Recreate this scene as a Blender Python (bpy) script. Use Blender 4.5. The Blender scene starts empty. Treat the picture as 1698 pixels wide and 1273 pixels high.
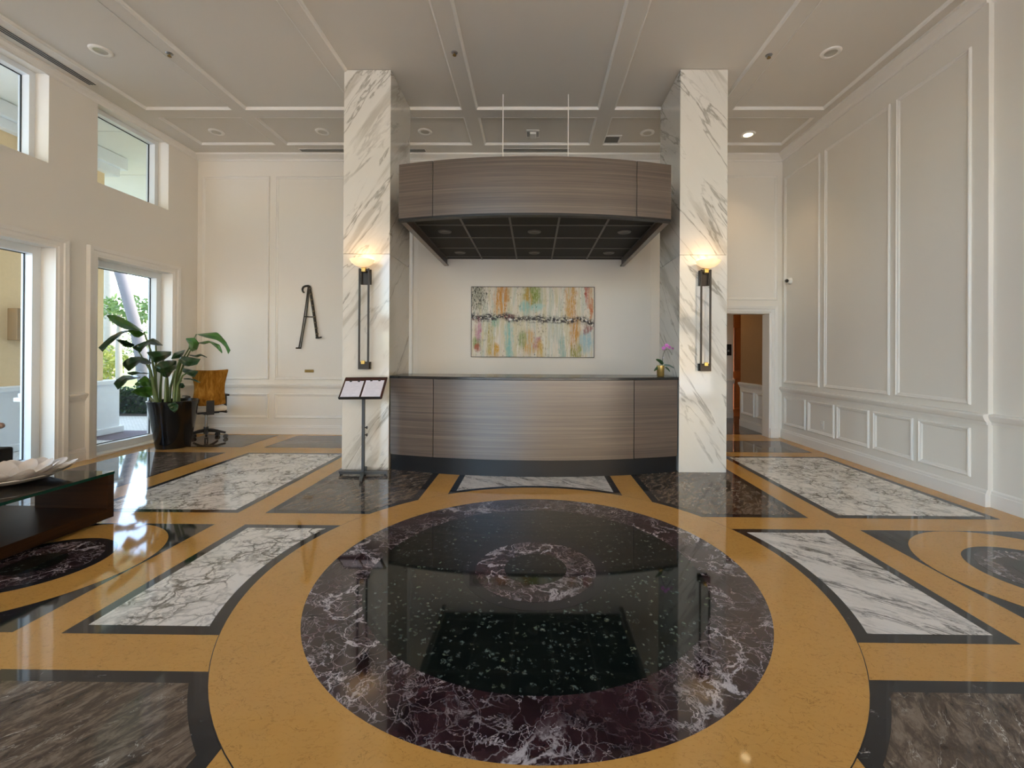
import bpy, bmesh, math, random
from mathutils import Vector, Matrix
random.seed(7)
SC = bpy.context.scene
COL = SC.collection
PI = math.pi

# ------------------------------------------------------------------ camera
F_PX, PX, PY = 720.03, 877.92, 584.74
YAW, PITCH, ROLL, EYE = 0.0099, 0.0027, 0.0053, 1.35
_f = Vector((-math.sin(YAW)*math.cos(PITCH), math.cos(YAW)*math.cos(PITCH), math.sin(PITCH)))
_r = Vector((math.cos(YAW), math.sin(YAW), 0))
_u = _r.cross(_f)
_R = _r*math.cos(ROLL) + _u*math.sin(ROLL)
_U = _u*math.cos(ROLL) - _r*math.sin(ROLL)
cd = bpy.data.cameras.new('camera')
cd.sensor_fit = 'HORIZONTAL'; cd.sensor_width = 36
cd.lens = 36*F_PX/1698
cd.shift_x = (849-PX)/1698; cd.shift_y = (PY-636.5)/1698
cd.clip_start = 0.05; cd.clip_end = 400
cam = bpy.data.objects.new('camera', cd); COL.objects.link(cam)
cam.matrix_world = Matrix(((_R.x, _U.x, -_f.x, 0), (_R.y, _U.y, -_f.y, 0), (_R.z, _U.z, -_f.z, EYE), (0, 0, 0, 1)))
SC.camera = cam

def ray(px, py):
    u, v = px-PX, py-PY
    return _f + _R*(u/F_PX) - _U*(v/F_PX)
def at(px, py, Y):                       # point of the place seen at a pixel, at depth Y
    d = ray(px, py); return Vector((0, 0, EYE)) + d*(Y/d.y)

# ------------------------------------------------------------------ light and exposure
SC.view_settings.view_transform = 'Standard'; SC.view_settings.look = 'None'
SC.view_settings.gamma = 1; SC.view_settings.use_curve_mapping = False
SC.view_settings.exposure = 1.29
w = bpy.data.worlds.new('sky'); SC.world = w; w.use_nodes = True
wt = w.node_tree; wt.nodes.clear()
sky = wt.nodes.new('ShaderNodeTexSky'); sky.sky_type = 'NISHITA'; sky.sun_disc = False
sky.sun_elevation = math.radians(48); sky.sun_rotation = math.radians(50); sky.dust_density = 2.0; sky.air_density = 1.0; sky.ozone_density = 1.0
bg = wt.nodes.new('ShaderNodeBackground'); bg.inputs[1].default_value = 0.80
wo = wt.nodes.new('ShaderNodeOutputWorld')
wt.links.new(sky.outputs[0], bg.inputs[0]); wt.links.new(bg.outputs[0], wo.inputs[0])
sd = bpy.data.lights.new('sun', 'SUN'); sd.energy = 3.0; sd.angle = 0.01; sd.color = (1, .95, .86)
sun = bpy.data.objects.new('sun', sd); COL.objects.link(sun)
sun.rotation_euler = Vector((-0.62, -0.55, -0.78)).to_track_quat('-Z', 'Y').to_euler()   # high, from behind the building's right
sun.location = (10, 10, 20)
cy = SC.cycles
cy.use_denoising = True; cy.caustics_reflective = False; cy.caustics_refractive = False
cy.max_bounces = 10; cy.diffuse_bounces = 6; cy.glossy_bounces = 5; cy.transparent_max_bounces = 12
cy.sample_clamp_indirect = 6

# ------------------------------------------------------------------ mesh helpers
class MB:
    def __init__(s): s.v = []; s.f = []; s.m = []; s.cur = 0
    def add(s, vs, fs):
        o = len(s.v); s.v += [tuple(p) for p in vs]
        for f in fs: s.f.append(tuple(i+o for i in f)); s.m.append(s.cur)
        return s
    def box(s, x0, x1, y0, y1, z0, z1, M=None):
        x0, x1 = min(x0, x1), max(x0, x1); y0, y1 = min(y0, y1), max(y0, y1); z0, z1 = min(z0, z1), max(z0, z1)
        vs = [Vector(p) for p in ((x0,y0,z0),(x1,y0,z0),(x1,y1,z0),(x0,y1,z0),(x0,y0,z1),(x1,y0,z1),(x1,y1,z1),(x0,y1,z1))]
        if M is not None: vs = [M @ p for p in vs]
        return s.add(vs, [(0,3,2,1),(4,5,6,7),(0,1,5,4),(1,2,6,5),(2,3,7,6),(3,0,4,7)])
    def prism(s, bot, top):
        n = len(bot)
        return s.add(list(bot)+list(top), [tuple(range(n))[::-1], tuple(range(n, 2*n))] + [(i,(i+1)%n,n+(i+1)%n,n+i) for i in range(n)])
    def tube(s, pts, r, n=10, cap=True):
        pts = [Vector(p) for p in pts]; rs = r if isinstance(r, (list, tuple)) else [r]*len(pts)
        rings = []; up = Vector((0, 0, 1)); prev = None
        for i, p in enumerate(pts):
            t = (pts[min(i+1, len(pts)-1)] - pts[max(i-1, 0)]).normalized()
            if prev is None:
                a = t.cross(up)
                if a.length < 1e-3: a = t.cross(Vector((1, 0, 0)))
            else: a = prev - t*prev.dot(t)
            a.normalize(); prev = a; b = t.cross(a)
            rings.append([p + (a*math.cos(2*PI*k/n) + b*math.sin(2*PI*k/n))*rs[i] for k in range(n)])
        vs = [q for rg in rings for q in rg]; fs = []
        for i in range(len(pts)-1):
            for k in range(n): fs.append((i*n+k, (i+1)*n+k, (i+1)*n+(k+1)%n, i*n+(k+1)%n))
        if cap: fs.append(tuple(range(n))); fs.append(tuple(range((len(pts)-1)*n, len(pts)*n))[::-1])
        return s.add(vs, fs)
    def lathe(s, prof, c, n=32, M=None):
        c = Vector(c); vs = []; fs = []
        for (r, z) in prof:
            for k in range(n):
                p = Vector((r*math.cos(2*PI*k/n), r*math.sin(2*PI*k/n), z))
                vs.append(c + (M @ p if M is not None else p))
        for i in range(len(prof)-1):
            for k in range(n): fs.append((i*n+k, i*n+(k+1)%n, (i+1)*n+(k+1)%n, (i+1)*n+k))
        if prof[0][0] > 1e-5: fs.append(tuple(range(n))[::-1])
        if prof[-1][0] > 1e-5: fs.append(tuple(range((len(prof)-1)*n, len(prof)*n)))
        return s.add(vs, fs)
    def sweep(s, poly, p0, p1, nrm):                # poly of (distance from wall, z) swept p0 -> p1
        p0, p1, nrm = Vector(p0), Vector(p1), Vector(nrm)
        return s.prism([p0 + nrm*d + Vector((0,0,z)) for d, z in poly], [p1 + nrm*d + Vector((0,0,z)) for d, z in poly])
    def ngon(s, pts): return s.add(pts, [tuple(range(len(pts)))])
    def build(s, name, mat, parent=None, bevel=0, smooth=False, seg=2, weld=False):
        o3 = parent_world(parent) if parent else Vector((0, 0, 0))
        me = bpy.data.meshes.new(name)
        me.from_pydata([tuple(Vector(p)-o3) for p in s.v], [], s.f)
        for m in (mat if isinstance(mat, (list, tuple)) else [mat]): me.materials.append(m)
        for p, mi in zip(me.polygons, s.m): p.material_index = mi
        bm = bmesh.new(); bm.from_mesh(me)
        if weld: bmesh.ops.remove_doubles(bm, verts=bm.verts, dist=1e-5)
        bmesh.ops.recalc_face_normals(bm, faces=bm.faces); bm.to_mesh(me); bm.free()
        if smooth:
            me.shade_smooth()
            me.set_sharp_from_angle(angle=math.radians(40))
        o = bpy.data.objects.new(name, me); COL.objects.link(o)
        if parent: o.parent = parent
        if bevel:
            b = o.modifiers.new('bevel', 'BEVEL'); b.width = bevel; b.segments = seg; b.limit_method = 'ANGLE'; b.angle_limit = math.radians(35)
        return o
def parent_world(p):
    v = Vector((0, 0, 0))
    while p: v = v + p.location; p = p.parent
    return v
def thing(name, label, cat, loc=(0,0,0), group=None):
    o = bpy.data.objects.new(name, None); COL.objects.link(o); o.location = loc; o.empty_display_size = .1
    return tag(o, label, cat, group)
def tag(o, label, cat, group=None):
    o['label'] = label; o['category'] = cat
    if group: o['group'] = group
    return o
def struct(o): o['kind'] = 'structure'; return o
def dup(root, loc, label=None, group=None):
    r = root.copy(); COL.objects.link(r); r.location = loc
    if label: r['label'] = label
    if group: r['group'] = group
    for ch in list(root.children):
        c = ch.copy(); COL.objects.link(c); c.parent = r
        for g in list(ch.children):
            d = g.copy(); COL.objects.link(d); d.parent = c
    return r
TRIM = [0]
def trim(mb, mat, bevel=0, smooth=False):
    TRIM[0] += 1
    return struct(mb.build('trim_%d' % TRIM[0], mat, None, bevel, smooth))
def holed(mb, us, vs, holes, P, Q, reveal=True):
    """flat sheet with rectangular holes. P(u,v) front point, Q(u,v) back point."""
    us = sorted(set(us + [h[i] for h in holes for i in (0, 1)])); vs = sorted(set(vs + [h[i] for h in holes for i in (2, 3)]))
    us = [u for u in us]; vs = [v for v in vs]
    nu, nv = len(us)-1, len(vs)-1
    def solid(i, j):
        if i < 0 or j < 0 or i >= nu or j >= nv: return False
        u, v = (us[i]+us[i+1])/2, (vs[j]+vs[j+1])/2
        return not any(h[0] < u < h[1] and h[2] < v < h[3] for h in holes)
    for i in range(nu):
        for j in range(nv):
            if not solid(i, j): continue
            a, b, c, d = us[i], us[i+1], vs[j], vs[j+1]
            mb.add([P(a,c), P(b,c), P(b,d), P(a,d)], [(0,1,2,3)])
            mb.add([Q(a,c), Q(b,c), Q(b,d), Q(a,d)], [(3,2,1,0)])
            for (ii, jj, e) in ((i-1,j,((a,c),(a,d))), (i+1,j,((b,c),(b,d))), (i,j-1,((a,c),(b,c))), (i,j+1,((a,d),(b,d)))):
                if not solid(ii, jj): mb.add([P(*e[0]), P(*e[1]), Q(*e[1]), Q(*e[0])], [(0,1,2,3)])
    return mb
def ring(mb, P, u0, u1, v0, v1, prof):              # picture-frame moulding, prof of (inset, height)
    n = len(prof); vs = []
    for d, h in prof:
        vs += [P(u0+d, v0+d, h), P(u1-d, v0+d, h), P(u1-d, v1-d, h), P(u0+d, v1-d, h)]
    fs = []
    for i in range(n-1):
        for k in range(4): fs.append((i*4+k, i*4+(k+1)%4, (i+1)*4+(k+1)%4, (i+1)*4+k))
    return mb.add(vs, fs)
def uframe(mb, P, u0, u1, v1, prof, v0=0.0):        # door-style casing, open at the floor, prof of (outset, height)
    n = len(prof); vs = []
    for d, h in prof:
        vs += [P(u0-d, v0, h), P(u0-d, v1+d, h), P(u1+d, v1+d, h), P(u1+d, v0, h)]
    fs = []
    for i in range(n-1):
        for k in range(3): fs.append((i*4+k, i*4+k+1, (i+1)*4+k+1, (i+1)*4+k))
    return mb.add(vs, fs)

# ------------------------------------------------------------------ materials
def S(r, g, b):
    f = lambda c: (c/255/12.92) if c/255 <= .04045 else ((c/255+.055)/1.055)**2.4
    return (f(r), f(g), f(b), 1)
class G:
    """small node graph builder"""
    def __init__(s, name):
        s.mat = bpy.data.materials.new(name); s.mat.use_nodes = True; s.t = s.mat.node_tree
        s.b = s.t.nodes['Principled BSDF']
        s.o = s.t.nodes['Material Output']
        s.co = s.n('ShaderNodeTexCoord').outputs['Object']
    def n(s, typ, **k):
        x = s.t.nodes.new(typ)
        for a, v in k.items(): setattr(x, a, v)
        return x
    def set(s, sock, v):
        if isinstance(v, bpy.types.NodeSocket): s.t.links.new(v, sock)
        elif v is not None: sock.default_value = v
    def math(s, op, a, b=None, c=None, clamp=False):
        x = s.n('ShaderNodeMath', operation=op, use_clamp=clamp)
        for i, v in enumerate((a, b, c)): s.set(x.inputs[i], v)
        return x.outputs[0]
    def map(s, vec=None, scale=(1,1,1), rot=(0,0,0), loc=(0,0,0)):
        x = s.n('ShaderNodeMapping'); s.set(x.inputs[0], vec or s.co)
        x.inputs['Scale'].default_value = scale; x.inputs['Rotation'].default_value = rot; x.inputs['Location'].default_value = loc
        return x.outputs[0]
    def aniso(s, vec, deg, sx, sy):                 # lay the grain along a direction, then stretch it
        return s.map(s.map(vec, rot=(0, 0, math.radians(-deg))), scale=(sx, sy, 1))
    def noise(s, vec=None, scale=5, detail=4, rough=.55, dist=0, col=False):
        x = s.n('ShaderNodeTexNoise'); s.set(x.inputs['Vector'], vec or s.co)
        x.inputs['Scale'].default_value = scale; x.inputs['Detail'].default_value = detail
        x.inputs['Roughness'].default_value = rough; x.inputs['Distortion'].default_value = dist
        return x.outputs['Color' if col else 'Fac']
    def voro(s, vec=None, scale=5, feature='F1', out='Distance', rand=1):
        x = s.n('ShaderNodeTexVoronoi', feature=feature); s.set(x.inputs['Vector'], vec or s.co)
        x.inputs['Scale'].default_value = scale; x.inputs['Randomness'].default_value = rand
        return x.outputs[out]
    def rng(s, v, a, b, c=0, d=1, smooth=True):
        x = s.n('ShaderNodeMapRange', interpolation_type='SMOOTHSTEP' if smooth else 'LINEAR')
        s.set(x.inputs[0], v)
        for i, q in enumerate((a, b, c, d)): x.inputs[i+1].default_value = q
        return x.outputs[0]
    def vein(s, vec, scale, detail, dist, width, rough=.55):
        n = s.noise(vec, scale, detail, rough, dist)
        return s.rng(s.math('ABSOLUTE', s.math('SUBTRACT', n, .5)), 0, width, 1, 0)
    def warp(s, vec, scale, amt, detail=3):
        n = s.noise(vec, scale, detail, .5, 0, col=True)
        v1 = s.n('ShaderNodeVectorMath', operation='SUBTRACT'); s.set(v1.inputs[0], n); v1.inputs[1].default_value = (.5, .5, .5)
        v2 = s.n('ShaderNodeVectorMath', operation='SCALE'); s.set(v2.inputs[0], v1.outputs[0]); v2.inputs['Scale'].default_value = amt
        v3 = s.n('ShaderNodeVectorMath', operation='ADD'); s.set(v3.inputs[0], vec); s.set(v3.inputs[1], v2.outputs[0])
        return v3.outputs[0]
    def mix(s, fac, a, b, mode='MIX'):
        x = s.n('ShaderNodeMix', data_type='RGBA', blend_type=mode, clamp_factor=True)
        s.set(x.inputs['Factor'], fac); s.set(x.inputs[6], a); s.set(x.inputs[7], b)
        return x.outputs[2]
    def ramp(s, fac, stops, interp='LINEAR'):
        x = s.n('ShaderNodeValToRGB'); s.set(x.inputs[0], fac); cr = x.color_ramp; cr.interpolation = interp
        while len(cr.elements) < len(stops): cr.elements.new(.5)
        for e, (p, c) in zip(cr.elements, stops): e.position = p; e.color = c
        return x.outputs[0]
    def xyz(s, vec=None):
        x = s.n('ShaderNodeSeparateXYZ'); s.set(x.inputs[0], vec or s.co); return x.outputs
    def bump(s, h, strength=.3, dist=.01):
        x = s.n('ShaderNodeBump'); x.inputs['Strength'].default_value = strength; x.inputs['Distance'].default_value = dist
        s.set(x.inputs['Height'], h); s.set(s.b.inputs['Normal'], x.outputs[0])
    def done(s, col, rough=.5, metal=0, spec=.5, emit=None, estr=0):
        s.set(s.b.inputs['Base Color'], col); s.set(s.b.inputs['Roughness'], rough); s.set(s.b.inputs['Metallic'], metal)
        s.b.inputs['Specular IOR Level'].default_value = spec
        if emit: s.b.inputs['Emission Color'].default_value = emit; s.b.inputs['Emission Strength'].default_value = estr
        return s.mat
def plain(name, c, rough=.5, metal=0, var=.06, vs=8, spec=.5, bump=0):
    g = G(name); n = g.noise(scale=vs, detail=4)
    lo = tuple(x*(1-var) for x in c[:3])+(1,); hi = tuple(min(1, x*(1+var)) for x in c[:3])+(1,)
    if bump: g.bump(g.noise(scale=vs*25, detail=3), bump, .002)
    return g.done(g.mix(n, lo, hi), rough, metal, spec)

M = {}
M['paint'] = plain('white_wall_paint', S(233, 227, 217), .5, var=.012, vs=2, spec=.3)
M['ceil'] = plain('ceiling_paint', S(216, 209, 198), .7, var=.012, vs=2, spec=.2)
M['trim'] = plain('white_trim_paint', S(234, 229, 221), .38, var=.01, vs=2, spec=.4)
M['sash'] = plain('window_frame_enamel', S(226, 228, 228), .35, var=.01)
M['gasket'] = plain('black_gasket', S(22, 24, 26), .5)
M['black'] = plain('black_metal', S(34, 33, 32), .42, .3)
M['bronze'] = plain('dark_bronze', S(62, 56, 50), .38, .75)
M['iron'] = plain('wrought_iron', S(60, 54, 46), .5, .6, var=.4, vs=60)
M['brass'] = plain('brass', S(205, 170, 95), .28, .9)
M['brass_dull'] = plain('dull_brass', S(140, 112, 62), .4, .7, var=.15, vs=60)
M['steel'] = plain('brushed_steel', S(150, 150, 150), .3, .9)
M['darkgrey'] = plain('dark_grey_enamel', S(70, 72, 74), .4, .3)
M['plastic'] = plain('black_plastic', S(28, 28, 30), .4)
M['whiteplastic'] = plain('white_plastic', S(225, 222, 216), .4)
M['paper'] = None
M['tilepanel'] = plain('black_ceiling_tile', S(38, 35, 31), .8, var=.15, vs=60)
M['tbar'] = plain('grey_grid_bar', S(96, 92, 86), .5, .1)
M['soil'] = plain('soil', S(48, 36, 28), .95, var=.4, vs=60, bump=.8)
M['steelgrey'] = plain('grey_slot', S(120, 116, 108), .6)
M['lampoff'] = plain('lamp_reflector', S(190, 184, 172), .3, .2)

def m_gold():
    g = G('gold_limestone'); v = g.map(rot=(0,0,.5), scale=(1,1.6,1))
    n = g.noise(v, 3, 6, .6); f = g.noise(v, 45, 5, .7, .6)
    c = g.mix(n, S(190, 140, 70), S(204, 154, 82)); c = g.mix(g.rng(f, .52, .75), c, S(172, 122, 58))
    c = g.mix(g.vein(v, 7, 6, 1.2, .006), c, S(156, 114, 58))
    return g.done(c, .05, spec=.42)
def m_black():
    g = G('black_marble_border')
    n = g.noise(scale=6, detail=5)
    c = g.mix(n, S(30, 29, 31), S(44, 43, 45))
    wv = g.warp(g.co, 9, .12)
    sp = g.math('MULTIPLY', g.vein(wv, 16, 3, 1.0, .012), g.rng(g.noise(scale=13, detail=2), .62, .70))
    c = g.mix(sp, c, S(170, 165, 160))
    return g.done(c, .05, spec=.5)
def m_breccia():
    g = G('white_breccia_marble')
    w1 = g.warp(g.co, 5, .35, 5); w2 = g.warp(w1, 22, .05, 3)
    e = g.voro(w2, 6.5, 'DISTANCE_TO_EDGE'); e2 = g.voro(w2, 17, 'DISTANCE_TO_EDGE')
    msk = g.rng(g.noise(scale=3.2, detail=4, dist=.5), .36, .62)
    v1 = g.math('MULTIPLY', g.rng(e, .012, .11, 1, 0), g.math('ADD', g.math('MULTIPLY', msk, .72), .26))
    v2 = g.math('MULTIPLY', g.rng(e2, .01, .13, 1, 0), g.math('MULTIPLY', msk, .62))
    base = g.mix(g.noise(scale=4, detail=5), S(226, 219, 206), S(242, 237, 228))
    base = g.mix(g.rng(g.noise(w1, 7, 4), .58, .75), base, S(182, 174, 158))
    vein = g.mix(g.noise(scale=9, detail=2), S(84, 80, 68), S(128, 118, 104))
    c = g.mix(g.math('MAXIMUM', v1, v2), base, vein)
    return g.done(c, .05, spec=.45)
def m_arab():
    g = G('white_streaked_marble')
    r = g.aniso(g.co, -40, .8, 3.0); w1 = g.warp(r, 3, .35, 5)
    v = g.vein(w1, 3.2, 7, .9, .045, .62); v2 = g.vein(w1, 8, 6, .6, .03, .6)
    msk = g.rng(g.noise(r, 2.0, 4), .38, .62)
    base = g.mix(g.noise(r, 4, 5), S(216, 208, 196), S(234, 228, 220))
    c = g.mix(g.math('MULTIPLY', g.rng(g.noise(w1, 4, 5), .48, .72), .55), base, S(160, 152, 142))
    c = g.mix(g.math('MULTIPLY', g.math('MAXIMUM', v, g.math('MULTIPLY', v2, .6)), g.math('ADD', g.math('MULTIPLY', msk, .8), .15)), c, S(78, 72, 66))
    return g.done(c, .05, spec=.45)
def m_brown():
    g = G('brown_emperador_marble')
    r = g.aniso(g.co, 58, 1.0, 2.4); w1 = g.warp(r, 4, .3, 4)
    n = g.noise(w1, 9, 9, .72, .4)
    c = g.ramp(n, [(.34, S(46, 34, 26)), (.48, S(82, 68, 56)), (.62, S(128, 112, 96)), (.76, S(60, 46, 36))])
    v = g.math('MULTIPLY', g.vein(w1, 3.5, 5, .7, .009), g.rng(g.noise(r, 2.5, 3), .5, .66))
    v2 = g.math('MULTIPLY', g.vein(w1, 14, 4, .9, .02), g.rng(g.noise(r, 6, 3), .55, .7))
    c = g.mix(g.math('MULTIPLY', g.math('MAXIMUM', v, g.math('MULTIPLY', v2, .7)), .95), c, S(206, 196, 182))
    return g.done(c, .05, spec=.5)
def m_rosso():
    g = G('dark_red_veined_marble')
    w1 = g.warp(g.co, 3.5, .45, 6)
    base = g.ramp(g.noise(w1, 5, 5, .6), [(.35, S(34, 22, 24)), (.55, S(54, 34, 37)), (.7, S(70, 48, 50))])
    a = g.vein(w1, 3.6, 7, .8, .014, .6); b = g.vein(g.map(loc=(4, 2, 1)), 8, 6, 1.0, .011, .58); d = g.rng(g.voro(g.warp(g.co, 8, .14, 4), 12, 'DISTANCE_TO_EDGE'), 0, .034, 1, 0)
    m1 = g.rng(g.noise(scale=2.2, detail=3), .42, .68); m2 = g.rng(g.noise(g.map(loc=(9,1,3)), 2.2, 3), .36, .66)
    v = g.math('MAXIMUM', g.math('MULTIPLY', a, m1), g.math('MULTIPLY', g.math('MAXIMUM', b, g.math('MULTIPLY', d, .42)), m2))
    big = g.math('MULTIPLY', g.vein(w1, 1.3, 7, .6, .014, .6), g.rng(g.noise(scale=1.3, detail=2), .42, .6))
    c = g.mix(g.math('MULTIPLY', g.math('MAXIMUM', v, big), .9, clamp=True), base, S(196, 188, 188))
    return g.done(c, .04, spec=.62)
def m_verde():
    g = G('dark_green_granite')
    w1 = g.warp(g.co, 18, .05, 4)
    cell = g.voro(w1, 34, 'F1', 'Color'); cs = g.n('ShaderNodeSeparateColor'); g.set(cs.inputs[0], cell)
    dist = g.voro(w1, 34, 'F1', 'Distance')
    k = g.math('MULTIPLY', g.rng(cs.outputs[0], .28, 1.0), g.rng(dist, .1, .6, 1, 0))
    fine = g.noise(scale=85, detail=5, rough=.7)
    k = g.math('MULTIPLY', k, g.rng(fine, .42, .66)); k = g.math('MULTIPLY', k, g.rng(g.noise(scale=5, detail=3), .3, .65, .35, 1))
    base = g.mix(g.noise(scale=7, detail=5), S(6, 8, 8), S(22, 28, 24)); base = g.mix(g.rng(fine, .55, .8), base, S(44, 52, 46))
    k = g.math('MULTIPLY', k, 1.35, clamp=True); c = g.mix(k, base, S(112, 124, 114)); c = g.mix(g.math('MULTIPLY', g.rng(cs.outputs[1], .8, 1), k), c, S(122, 132, 92))
    return g.done(c, .04, spec=.62)
def m_calacatta(mirror, off):
    g = G('calacatta_pillar_marble')
    x, y, z = g.xyz(); cx = g.n('ShaderNodeCombineXYZ')
    sx = g.math('ADD', g.math('MULTIPLY', x, -1.0 if mirror else 1.0), g.math('MULTIPLY', y, .55))
    g.set(cx.inputs[0], sx); g.set(cx.inputs[1], z); cx.inputs[2].default_value = off
    r = g.aniso(cx.outputs[0], 54, .27, 1.7); w1 = g.warp(r, 1.6, .42, 5)
    base = g.mix(g.noise(r, 1.5, 5), S(206, 201, 190), S(228, 224, 215))
    soft = g.math('MULTIPLY', g.rng(g.noise(w1, 2.4, 6, .6),   .53, .66), .62)
    c = g.mix(soft, base, S(168, 160, 144))
    v = g.math('MULTIPLY', g.vein(w1, 1.5, 6, .4, .016), g.rng(g.noise(r, 1.4, 3), .34, .56))
    v2 = g.math('MULTIPLY', g.vein(w1, 3.4, 5, .4, .018), g.rng(g.noise(r, 2.2, 3), .46, .62))
    c = g.mix(g.math('MULTIPLY', g.math('MAXIMUM', v, g.math('MULTIPLY', v2, .38)), .7), c, S(132, 124, 110))
    return g.done(c, .07, spec=.5)
def m_wood():
    g = G('grey_brown_wood_laminate')
    a = g.noise(g.map(scale=(.5, .5, 55)), 1, 5, .65); b = g.noise(g.map(scale=(1.5, 1.5, 260)), 1, 3, .6); d = g.noise(g.map(scale=(.25, .25, 9)), 1, 3)
    m = g.math('ADD', g.math('MULTIPLY', a, .5), g.math('ADD', g.math('MULTIPLY', b, .3), g.math('MULTIPLY', d, .2)))
    c = g.ramp(m, [(.36, S(58, 47, 39)), (.5, S(86, 72, 62)), (.63, S(112, 98, 86))])
    return g.done(c, .3, spec=1.0)
def m_darkwood():
    g = G('espresso_wood')
    a = g.noise(g.map(scale=(1, 1, 14)), 3, 5, .65)
    c = g.ramp(a, [(.3, S(40, 24, 13)), (.7, S(60, 37, 19))])
    return g.done(c, .4, spec=.12)
def m_leaf(name, a, b):
    g = G(name); x = g.noise(scale=9, detail=4)
    g.bump(g.noise(g.map(scale=(30, 30, 60)), 1, 2), .12, .004)
    m = g.done(g.mix(x, a, b), .3, spec=.5)
    return m
def m_glass():
    g = G('window_glass'); g.t.nodes.remove(g.b)
    tr = g.n('ShaderNodeBsdfTransparent'); gl = g.n('ShaderNodeBsdfGlossy'); gl.inputs['Roughness'].default_value = 0
    tr.inputs[0].default_value = (.96, .985, .98, 1)
    fr = g.n('ShaderNodeFresnel'); fr.inputs[0].default_value = 1.45
    mx = g.n('ShaderNodeMixShader'); g.set(mx.inputs[0], g.math('MULTIPLY', fr.outputs[0], .6)); g.set(mx.inputs[1], tr.outputs[0]); g.set(mx.inputs[2], gl.outputs[0])
    g.t.links.new(mx.outputs[0], g.o.inputs[0]); return g.mat
def m_tableglass():
    g = G('clear_table_glass'); g.t.nodes.remove(g.b)
    tr = g.n('ShaderNodeBsdfTransparent'); gl = g.n('ShaderNodeBsdfGlossy'); gl.inputs['Roughness'].default_value = 0
    tr.inputs[0].default_value = (.86, .93, .90, 1)
    fr = g.n('ShaderNodeFresnel'); fr.inputs[0].default_value = 1.65
    mx = g.n('ShaderNodeMixShader'); g.set(mx.inputs[0], fr.outputs[0]); g.set(mx.inputs[1], tr.outputs[0]); g.set(mx.inputs[2], gl.outputs[0])
    g.t.links.new(mx.outputs[0], g.o.inputs[0]); return g.mat
def m_paint_art():
    g = G('abstract_canvas')
    ragged = g.warp(g.warp(g.co, 7, .17, 6), 40, .035, 3)
    x, y, z = g.xyz(ragged)                          # canvas object: u along x, v along z, origin at the lower left corner
    U = g.math('DIVIDE', x, 2.0); V = g.math('DIVIDE', z, 1.14)
    st = g.noise(g.map(scale=(14, 1, 1.6)), 1, 6, .7); fine = g.noise(g.map(scale=(44, 1, 20)), 1, 5, .75); hori = g.noise(g.map(scale=(24, 1, 30)), 1, 4, .7)
    st2 = g.noise(g.map(scale=(30, 1, 2.4)), 1, 6, .75)
    c = g.ramp(g.noise(g.map(scale=(9, 1, .9)), 1, 5, .6), [(.3, S(226, 222, 210)), (.42, S(206, 198, 164)), (.5, S(224, 214, 200)), (.58, S(196, 200, 186)), (.68, S(214, 204, 170))])
    c = g.mix(g.rng(st2, .5, .66), c, S(232, 228, 218)); c = g.mix(g.math('MULTIPLY', g.rng(st2, .42, .34), .5), c, S(168, 152, 118))
    blobs = [(.24,.80,.045,.20,(206,146,62)), (.27,.93,.03,.10,(196,134,58)), (.50,.88,.06,.14,(132,150,62)), (.46,.84,.025,.16,(190,150,60)),
             (.81,.80,.035,.26,(204,150,66)), (.85,.32,.035,.22,(200,140,50)), (.86,.08,.04,.10,(150,150,70)), (.19,.09,.045,.08,(208,158,56)),
             (.31,.22,.028,.30,(140,190,182)), (.44,.70,.03,.08,(150,196,190)), (.53,.71,.05,.05,(160,200,192)), (.94,.24,.045,.14,(160,190,196)),
             (.19,.50,.03,.06,(148,184,160)), (.04,.20,.03,.06,(130,150,84)), (.05,.14,.02,.05,(176,92,66)), (.06,.37,.022,.12,(190,130,150)),
             (.94,.92,.014,.12,(190,92,74)), (.97,.75,.014,.18,(196,110,64)), (.47,.20,.045,.14,(206,160,84)), (.54,.18,.025,.08,(178,110,120)),
             (.15,.28,.03,.18,(190,178,120)), (.74,.12,.022,.16,(150,180,168)), (.56,.10,.03,.10,(206,168,76)), (.41,.26,.03,.10,(150,162,110)),
             (.95,.40,.03,.05,(150,90,84)), (.30,.57,.05,.03,(140,70,66)), (.03,.54,.03,.03,(150,84,90)), (.05,.85,.05,.16,(150,148,130))]
    for (u, v, su, sv, col) in blobs:
        du = g.math('DIVIDE', g.math('SUBTRACT', U, u), su); dv = g.math('DIVIDE', g.math('SUBTRACT', V, v), sv)
        d2 = g.math('ADD', g.math('MULTIPLY', du, du), g.math('MULTIPLY', dv, dv))
        k = g.math('MULTIPLY', g.rng(d2, .1, 2.8, 1, 0), g.rng(st2, .38, .54, .0, 1))
        c = g.mix(g.math('MULTIPLY', k, g.rng(fine, .32, .5, .3, 1)), c, S(*col))
    sp = g.math('MULTIPLY', g.rng(fine, .56, .61), g.rng(g.noise(g.map(scale=(11, 1, 1.4)), 1, 3), .45, .58))
    c = g.mix(g.math('MULTIPLY', sp, .75), c, S(70, 60, 54))
    dr = g.math('MULTIPLY', g.rng(g.math('SUBTRACT', U, .1), .0, .06, 1, 0), g.rng(V, .55, .8))
    c = g.mix(g.math('MULTIPLY', dr, g.rng(fine, .5, .58)), c, S(60, 56, 50))
    wob = g.math('MULTIPLY', g.math('SUBTRACT', g.noise(g.map(scale=(3.2, 0, 0)), 1, 4), .5), .16)
    line = g.math('ADD', g.math('SUBTRACT', .575, g.math('MULTIPLY', U, .07)), wob)
    dd = g.math('ABSOLUTE', g.math('SUBTRACT', V, line))
    band = g.math('MULTIPLY', g.rng(dd, .01, .075, 1, 0), g.rng(hori, .42, .52))
    c = g.mix(band, c, S(54, 48, 50))
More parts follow.
